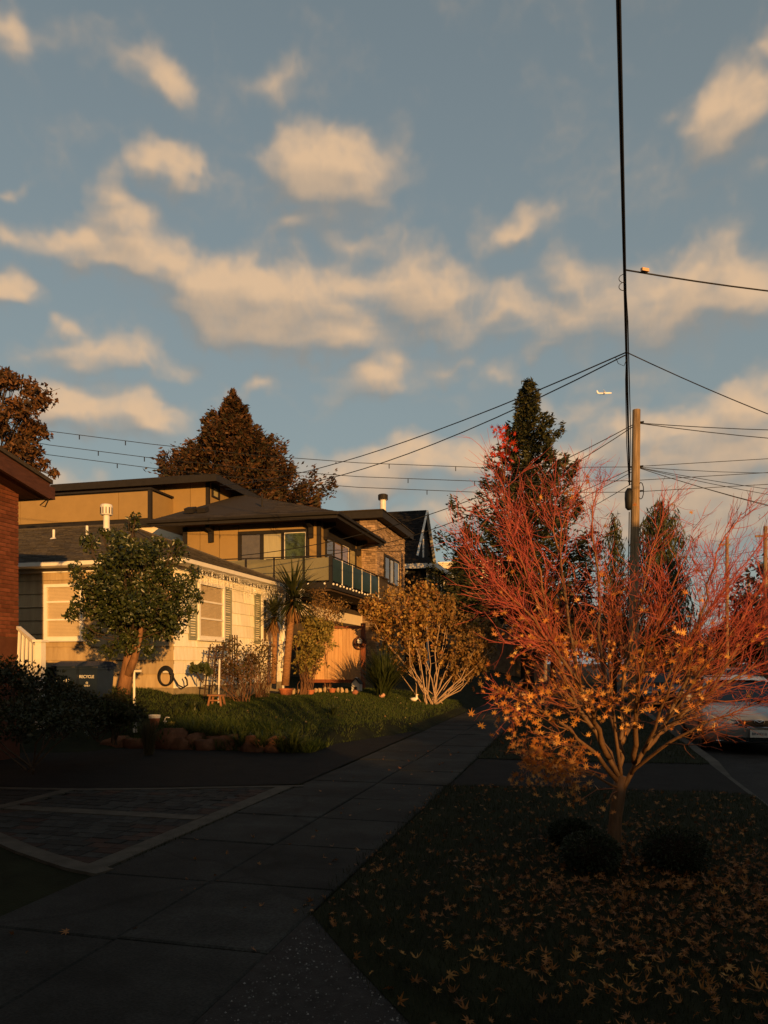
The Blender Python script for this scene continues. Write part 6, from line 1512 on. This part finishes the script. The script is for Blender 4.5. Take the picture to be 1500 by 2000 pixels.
# bent white pipe and yellow flower beside the first pot
q = W(322, 1402, d=15.0); c = Vector((q.x, q.y, H(q.x, q.y))); t = thing('garden_tap_pipe', 'thin bent white pipe beside the white rimmed pot', 'pipe', c)
mb = MB(); mb.tube([c, c + Vector((0,0,.22)), c + Vector((.03,0,.25)), c + Vector((.1,0,.25))], .010, 6); mb.build('pipe', m_wpaint, t, smooth=True)
mb = MB(); mb.tube([c + Vector((-.03,0,.17)), c + Vector((.04,0,.17))], .012, 6); mb.build('valve', m_metal, t)
q = W(335, 1398, d=15.0); P = [(q.x + random.gauss(0,.035), q.y + random.gauss(0,.03), H(q.x,q.y) + .12 + random.gauss(0,.03)) for _ in range(60)]
t = thing('yellow_plant', 'small yellow leaved plant beside the bent white pipe', 'plant', (q.x, q.y, H(q.x, q.y))); link('foliage', leaf_mesh('foliage', P, LEAF('yellow_leaf', [(.45,.36,.06),(.55,.45,.12)], .4), .06, .035, base=t['_b']), t, kind='stuff')
mb = MB(); mb.tube([(q.x, q.y, H(q.x, q.y) - .02), (q.x, q.y, H(q.x, q.y) + .12)], .006, 4); mb.build('stem', m_dbark, t)
# coiled hose on the side wall
hx = EX + .09; hc = W(324, 1320, Y=FY - .12)
hs = thing('garden_hose', 'black garden hose coiled on the cottage wall', 'hose', hc)
mb = MB()
for k in range(4):
    rx_, rz_ = .19 - .012 * k, .22 - .014 * k; mb.tube([hc + Vector((rx_ * math.cos(a) + .008 * k, -.03 * k * .6, rz_ * math.sin(a) - .012 * k)) for a in np.linspace(.4, 6.6, 26)], .021, 6, False)
mb.build('coil', m_cable, hs, smooth=True, kind='stuff')
mb = MB(); mb.tube([W(u, v, Y=FY - .13) for u, v in ((334, 1312), (340, 1325), (348, 1338), (358, 1343), (366, 1338), (365, 1328), (361, 1322))], .019, 6); mb.build('loose_end', m_cable, hs, smooth=True)
mb = MB(); mb.obox(hc + Vector((0, .03, .12)), (.07,0,0), (0,.05,0), (0,0,.05)); mb.build('hanger', m_metal, hs)
# white T shaped pipe stand near the tree
q = W(262, 1345, d=15.0); c = Vector((q.x, q.y, H(q.x, q.y))); t = thing('white_pipe_stand', 'white T shaped pipe standing right of the small evergreen trunk', 'pipe', c)
zt_ = W(262, 1311, d=15).z; mb = MB(); mb.tube([c, Vector((c.x, c.y, zt_))], .022, 8); mb.build('upright', m_wpaint, t)
mb = MB(); mb.tube([Vector((c.x - .09, c.y, zt_)), Vector((c.x + .15, c.y, zt_ + .005))], .024, 8); mb.build('crosspipe', m_wpaint, t)
mb = MB(); mb.tube([c + Vector((.06,0,.0)), c + Vector((.02,0,.28))], .013, 6); mb.build('brace', m_wpaint, t)
# trellises and white stake along the side wall
m_dwood = M('dark_wood', (.055,.032,.02), .85, .3, 5)
def trellis(label, u0, u1, vt, vb, d, nu, nv, lean):
    a0, a1 = W(u0, vb, d=d), W(u1, vb, d=d); zt_ = W(u0, vt, d=d).z; t = thing('trellis', label, 'trellis', (a0 + a1) / 2); ln = Vector(lean)
    for k in range(nu): p = a0.lerp(a1, k / (nu-1)); mb = MB(); mb.beam(p, Vector((p.x, p.y, zt_)) + ln, .025, .02, (0,1,0)); mb.build('upright', m_dwood, t)
    for k in range(nv):
        f = (k + .6) / nv; p, q_ = a0.copy(), a1.copy(); p.z = q_.z = a0.z + (zt_ - a0.z) * f; mb = MB(); mb.beam(p + ln * f + Vector((-.05,-.02,0)), q_ + ln * f + Vector((.05,-.02,0)), .02, .025); mb.build('rung', m_dwood, t)
trellis('leaning dark wooden trellis under the side window', 398, 424, 1258, 1368, 18.0, 3, 6, (.12, .1, 0))
trellis('dark slatted trellis against the wall between the windows', 449, 463, 1240, 1330, 19.6, 4, 2, (0, 0, 0))
q = W(427, 1350, d=17.8); t = thing('white_stake', 'white garden stake standing beside the leaning trellis', 'stake', (q.x, q.y, H(q.x, q.y))); mb = MB(); mb.beam((q.x, q.y, H(q.x, q.y) - .02), W(429, 1290, d=17.8), .035, .02, (0,1,0)); mb.build('stake', m_wpaint, t)
mb = MB(); mb.prism([W(429, 1290, d=17.8) + Vector(o) for o in ((-.018,-.01,0),(.018,-.01,0),(0,-.01,.04))], (0,.02,0)); mb.build('stake_tip', m_wpaint, t)
# little wooden stool
q = W(423, 1362, d=17.2); c = Vector((q.x, q.y, H(q.x, q.y))); st = thing('wooden_stool', 'little worn wooden stool on the grass below the trellis', 'stool', c); m_ow2 = M('orange_wood', (.26,.12,.055), .85, .25, 5)
mb = MB(); mb.box(c.x - .17, c.x + .17, c.y - .12, c.y + .12, c.z + .20, c.z + .235); mb.build('seat', m_ow2, st)
for sx_ in (-1, 1):
    for sy_ in (-1, 1): mb = MB(); mb.beam(c + Vector((sx_*.16, sy_*.1, -.03)), c + Vector((sx_*.12, sy_*.08, .198)), .035, .035, (0,1,0)); mb.build('leg', m_ow2, st)
mb = MB(); mb.box(c.x - .13, c.x + .13, c.y - .10, c.y - .075, c.z + .09, c.z + .12); mb.build('stretcher', m_ow2, st)
# red blooms low in the rose bush
# wheeled bins
def text_mesh(s, size, mat, name='lettering'):
    cu = bpy.data.curves.new('t', 'FONT'); cu.body = s; cu.size = size; cu.align_x = 'CENTER'; cu.extrude = .002
    ob = bpy.data.objects.new('t', cu); COL.objects.link(ob); bpy.context.view_layer.update()
    me = bpy.data.meshes.new_from_object(ob.evaluated_get(bpy.context.evaluated_depsgraph_get())); bpy.data.objects.remove(ob); bpy.data.curves.remove(cu)
    me.materials.clear(); me.materials.append(mat); return me
def bin_(label, c, w, d_, h, mat, rot, letter=None):
    t = thing('wheeled_bin', label, 'bin', c); t.rotation_euler = (0, 0, rot); o = Vector(c)
    def B_(mb, nm, m, p=t): return mb.build(nm, m, p)
    mb = MB(); a, b_ = w/2 * .82, d_/2 * .82; A_, B2 = w/2, d_/2
    mb.add([o + Vector(p) for p in ((-a,-b_,.03),(a,-b_,.03),(a,b_,.03),(-a,b_,.03),(-A_,-B2,h*.88),(A_,-B2,h*.88),(A_,B2,h*.88),(-A_,B2,h*.88))], [(0,3,2,1),(4,5,6,7),(0,1,5,4),(1,2,6,5),(2,3,7,6),(3,0,4,7)]); body = B_(mb, 'body', mat)
    mb = MB(); mb.box(o.x - A_ - .025, o.x + A_ + .025, o.y - B2 - .03, o.y + B2, o.z + h*.845, o.z + h*.885); B_(mb, 'rim', mat)
    mb = MB(); pr = [(-B2 - .05, h*.89), (-B2 - .05, h*.91), (-B2 * .5, h*.97), (0, h), (B2 * .7, h*.985), (B2 + .03, h*.93), (B2 + .03, h*.89)]
    mb.prism([o + Vector((-A_ - .03, y, z)) for y, z in pr], (2*A_ + .06, 0, 0)); B_(mb, 'lid', mat)
    for s_ in (-1, 1):
        mb = MB(); c2 = o + Vector((s_ * (A_ - .03), B2 * .9, .12)); mb.tube([c2 - Vector((.03,0,0)), c2 + Vector((.03,0,0))], .12, 14); B_(mb, 'wheel', m_cable)
    mb = MB(); mb.tube([o + Vector((-A_ + .06, B2 + .07, h*.9)), o + Vector((A_ - .06, B2 + .07, h*.9))], .018, 6); B_(mb, 'handle', mat)
    m_w = M('white_print', (.75,.74,.70), .6, .03)
    if letter:
        for s_, size, z in letter:
            me = text_mesh(s_, size, m_w); ob = link('lettering', me, body); ob.location = (0, -B2 * (.82 + .18 * z / (h*.88)) - .006, z); ob.rotation_euler = (R(90) - .0, 0, 0)
    else:
        mb = MB()
        for k in range(6): mb.box(o.x - .2 + k * .055, o.x - .2 + k * .055 + .012, o.y - B2 * .97 - .008, o.y - B2 * .97, o.z + h*.60, o.z + h*.68)
        mb.build('slot_mark', m_w, body, kind='stuff')
        for xx, ww in ((-.10, .05), (.04, .11)):
            mb = MB(); mb.box(o.x + xx, o.x + xx + ww, o.y - B2 * .93 - .01, o.y - B2 * .93, o.z + h*.50, o.z + h*.545); mb.build('sticker', m_w, body)
    return t
m_bblue = M('blue_bin_plastic', (.010,.020,.045), .5, .15, 4, .4); m_bgreen = M('green_bin_plastic', (.010,.028,.016), .5, .15, 4, .4)
q = W(143, 1330, d=15.6); bin_('blue wheeled bin with small stickers left of the recycling bin', Vector((q.x, q.y, .56)), .50, .55, 1.08, m_bblue, .05)
q = W(186, 1330, d=15.6); bin_('blue wheeled recycling bin with white lettering behind the shrub', Vector((q.x, q.y, .56)), .50, .55, 1.08, m_bblue, -.03, (('RECYCLE', .085, .74), ('o', .10, .62), ('ONLY', .05, .57)))
q = W(101, 1330, d=15.8); bin_('green wheeled bin beside the white railing', Vector((q.x, q.y, .56)), .46, .55, 1.05, m_bgreen, .1)
# ================================================================== parked cars
def car(label, pos, paint, name='parked_car', plate=True):
    """saloon parked with its nose towards the camera (-Y)"""
    o = Vector(pos); t = thing(name, label, 'car', o)
    m_gl = M('car_glass', (.010,.014,.016), .08, .2, 1, .6); m_tyre = M('tyre', (.012,.012,.012), .9, .2); m_chr = M('chrome', (.65,.65,.66), .18, .05, 4, .5, metal=1.0)
    #  y (from nose), half width, bottom, shoulder, top centre
    st = [(0.0,.62,.34,.52,.56),(.06,.74,.26,.60,.66),(.22,.83,.20,.66,.74),(.6,.875,.18,.74,.84),(1.1,.89,.18,.82,.93),(1.45,.89,.18,.86,.97),(2.4,.90,.18,.90,.98),(3.4,.90,.18,.92,.98),(4.0,.88,.2,.92,1.02),(4.4,.82,.28,.86,.98),(4.55,.72,.38,.74,.84)]
    V, n = [], 11
    for (y, hw, zb, zs, zt) in st:
        ring = [(-hw*.85,zb),(-hw*.98,zb+.10),(-hw,(zb+zs)/2),(-hw*.97,zs),(-hw*.8,zs+(zt-zs)*.75),(0,zt),(hw*.8,zs+(zt-zs)*.75),(hw*.97,zs),(hw,(zb+zs)/2),(hw*.98,zb+.10),(hw*.85,zb)]
        V += [(o.x + x, o.y + y + (.10 * (x / .9) ** 2 if y < .3 else 0), o.z + z) for x, z in ring]
    F = [(i*n + k, i*n + k + 1, (i+1)*n + k + 1, (i+1)*n + k) for i in range(len(st)-1) for k in range(n-1)] + [(i*n, (i+1)*n, (i+1)*n + n-1, i*n + n-1) for i in range(len(st)-1)] + [tuple(range(n))[::-1], tuple(range((len(st)-1)*n, len(st)*n))]
    mb = MB(); mb.add(V, F); body = mb.build('body', paint, t, smooth=True)
    cab = [(1.28,.80,.93,.0,.0),(1.95,.74,.95,1.36,.60),(2.5,.75,.96,1.44,.62),(3.2,.74,.96,1.42,.60),(4.0,.74,.98,1.02,.64)]
    V = []
    for (y, wb, zb, zt, wt) in cab:
        if zt == 0: zt, wt = zb + .03, wb * .97
        V += [(o.x - wb, o.y + y, o.z + zb - .03), (o.x - wt, o.y + y, o.z + zt - .05), (o.x - wt * .85, o.y + y, o.z + zt), (o.x + wt * .85, o.y + y, o.z + zt), (o.x + wt, o.y + y, o.z + zt - .05), (o.x + wb, o.y + y, o.z + zb - .03)]
    F = [(i*6 + k, i*6 + k + 1, (i+1)*6 + k + 1, (i+1)*6 + k) for i in range(4) for k in range(5)]
    mb = MB(); mb.add(V, F); gh_ = mb.build('greenhouse', m_gl, t, smooth=False)
    mb = MB(); V2 = []
    for (y, zt, wt) in ((1.90,1.355,.60),(2.5,1.455,.62),(3.25,1.435,.60)): V2 += [(o.x - wt, o.y + y, o.z + zt - .03), (o.x - wt*.5, o.y + y, o.z + zt + .012), (o.x + wt*.5, o.y + y, o.z + zt + .012), (o.x + wt, o.y + y, o.z + zt - .03)]
    mb.add(V2, [(i*4 + k, i*4 + k + 1, (i+1)*4 + k + 1, (i+1)*4 + k) for i in range(2) for k in range(3)]); mb.build('roof', paint, t, smooth=True)
    for s_ in (-1, 1):
        mb = MB(); mb.beam(o + Vector((s_*.80, 1.30, .93)), o + Vector((s_*.63, 1.93, 1.345)), .06, .05); mb.build('pillar', paint, t)
        mb = MB(); mb.obox(o + Vector((s_*.97, 1.62, 1.0)), (.09,0,0), (0,.05,0), (0,0,.06)); mb.build('mirror', paint, t)
        mb = MB(); mb.add([o + Vector(p) for p in ((s_*.36,-.012 + .05,.635),(s_*.60,.085,.70),(s_*.80,.25,.735),(s_*.82,.27,.66),(s_*.64,.10,.60),(s_*.44,.045,.585))], [(0,1,2,3,4,5) if s_ > 0 else (5,4,3,2,1,0)])
        for p in range(len(mb.v)): mb.v[p] = (mb.v[p][0], mb.v[p][1] - .028, mb.v[p][2])
        mb.build('headlight', M('headlight_glass', (.42,.43,.42), .12, .15, 6, .6), t)
        mb = MB(); mb.obox(o + Vector((s_*.60, .03, .36)), (.07,0,0), (0,.02,0), (0,0,.035)); mb.build('fog_lamp', m_gl, t)
        for yy in (.88, 3.55):
            mb = MB(); c2 = o + Vector((s_*.80, yy, .31)); mb.tube([c2 - Vector((.1,0,0)), c2 + Vector((.1,0,0))], .31, 20); wh = mb.build('wheel', m_tyre, t)
            mb = MB(); mb.tube([c2 + Vector((s_*.092,0,0)), c2 + Vector((s_*.108,0,0))], .2, 14); mb.build('rim', m_chr, wh)
    mb = MB(); mb.prism([o + Vector(p) for p in ((-.40,-.02,.655),(-.35,-.03,.585),(-.22,-.035,.535),(.22,-.035,.535),(.35,-.03,.585),(.40,-.02,.655))], (0,.05,0)); gr = mb.build('grille', m_black, t)
    mb = MB(); mb.tube([o + Vector(p) for p in ((-.40,-.03,.66),(-.34,-.04,.585),(-.21,-.045,.53),(.21,-.045,.53),(.34,-.04,.585),(.40,-.03,.66))], .010, 5); mb.build('grille_trim', m_chr, gr)
    for zz in (.57, .60, .63): mb = MB(); mb.box(o.x - .32, o.x + .32, o.y - .043, o.y - .037, o.z + zz, o.z + zz + .008); mb.build('grille_bar', m_dark, gr)
    mb = MB()      # winged emblem
    mb.tube([o + Vector((x, -.05, z)) for x, z in ((-.085,.645),(-.07,.655),(-.04,.640),(0,.618),(.04,.640),(.07,.655),(.085,.645))], .010, 6)
    mb.tube([o + Vector((.085 * math.cos(a), -.048, .63 + .045 * math.sin(a))) for a in np.linspace(0, 6.2832, 19)], .006, 5, False); mb.build('emblem', m_chr, gr)
    mb = MB(); mb.box(o.x - .55, o.x + .55, o.y - .01, o.y + .03, o.z + .265, o.z + .335); mb.build('air_intake', m_gl, t)
    mb = MB(); mb.tube([o + Vector((x, .02 + .12 * (x/.8)**2 - .04, .262)) for x in np.linspace(-.72, .72, 9)], .012, 5); mb.build('lower_trim', m_chr, t)
    if plate:
        mb = MB(); mb.box(o.x - .155, o.x + .155, o.y - .045, o.y - .033, o.z + .345, o.z + .485); pl = mb.build('licence_plate', M('plate', (.45,.45,.42), .5, .08, 6), t)
        me = text_mesh('BRV4310', .068, M('plate_ink', (.03,.05,.09), .6, .05)); ob = link('lettering', me, pl); ob.location = (0, -.048, .39); ob.rotation_euler = (R(90), 0, 0)
    return t
m_silver = M('silver_paint', (.26,.26,.255), .32, .05, 3, .5, metal=.35, coat=.6)
m_dkpaint = M('dark_paint', (.015,.016,.018), .3, .1, 3, .5, coat=.5)
q = W(1482, 1400, d=14.2)
car('silver saloon car parked nose on at the right edge', (q.x, q.y, -.12), m_silver)
car('dark car parked further along the kerb behind the maple', (3.1, 30.5, -.12), m_dkpaint, plate=False)
car('dark car parked far down the street near the opposite kerb', (8.6, 44.0, -.12), m_dkpaint, plate=False)
for o in bpy.data.objects:
    if '_b' in o: del o['_b']
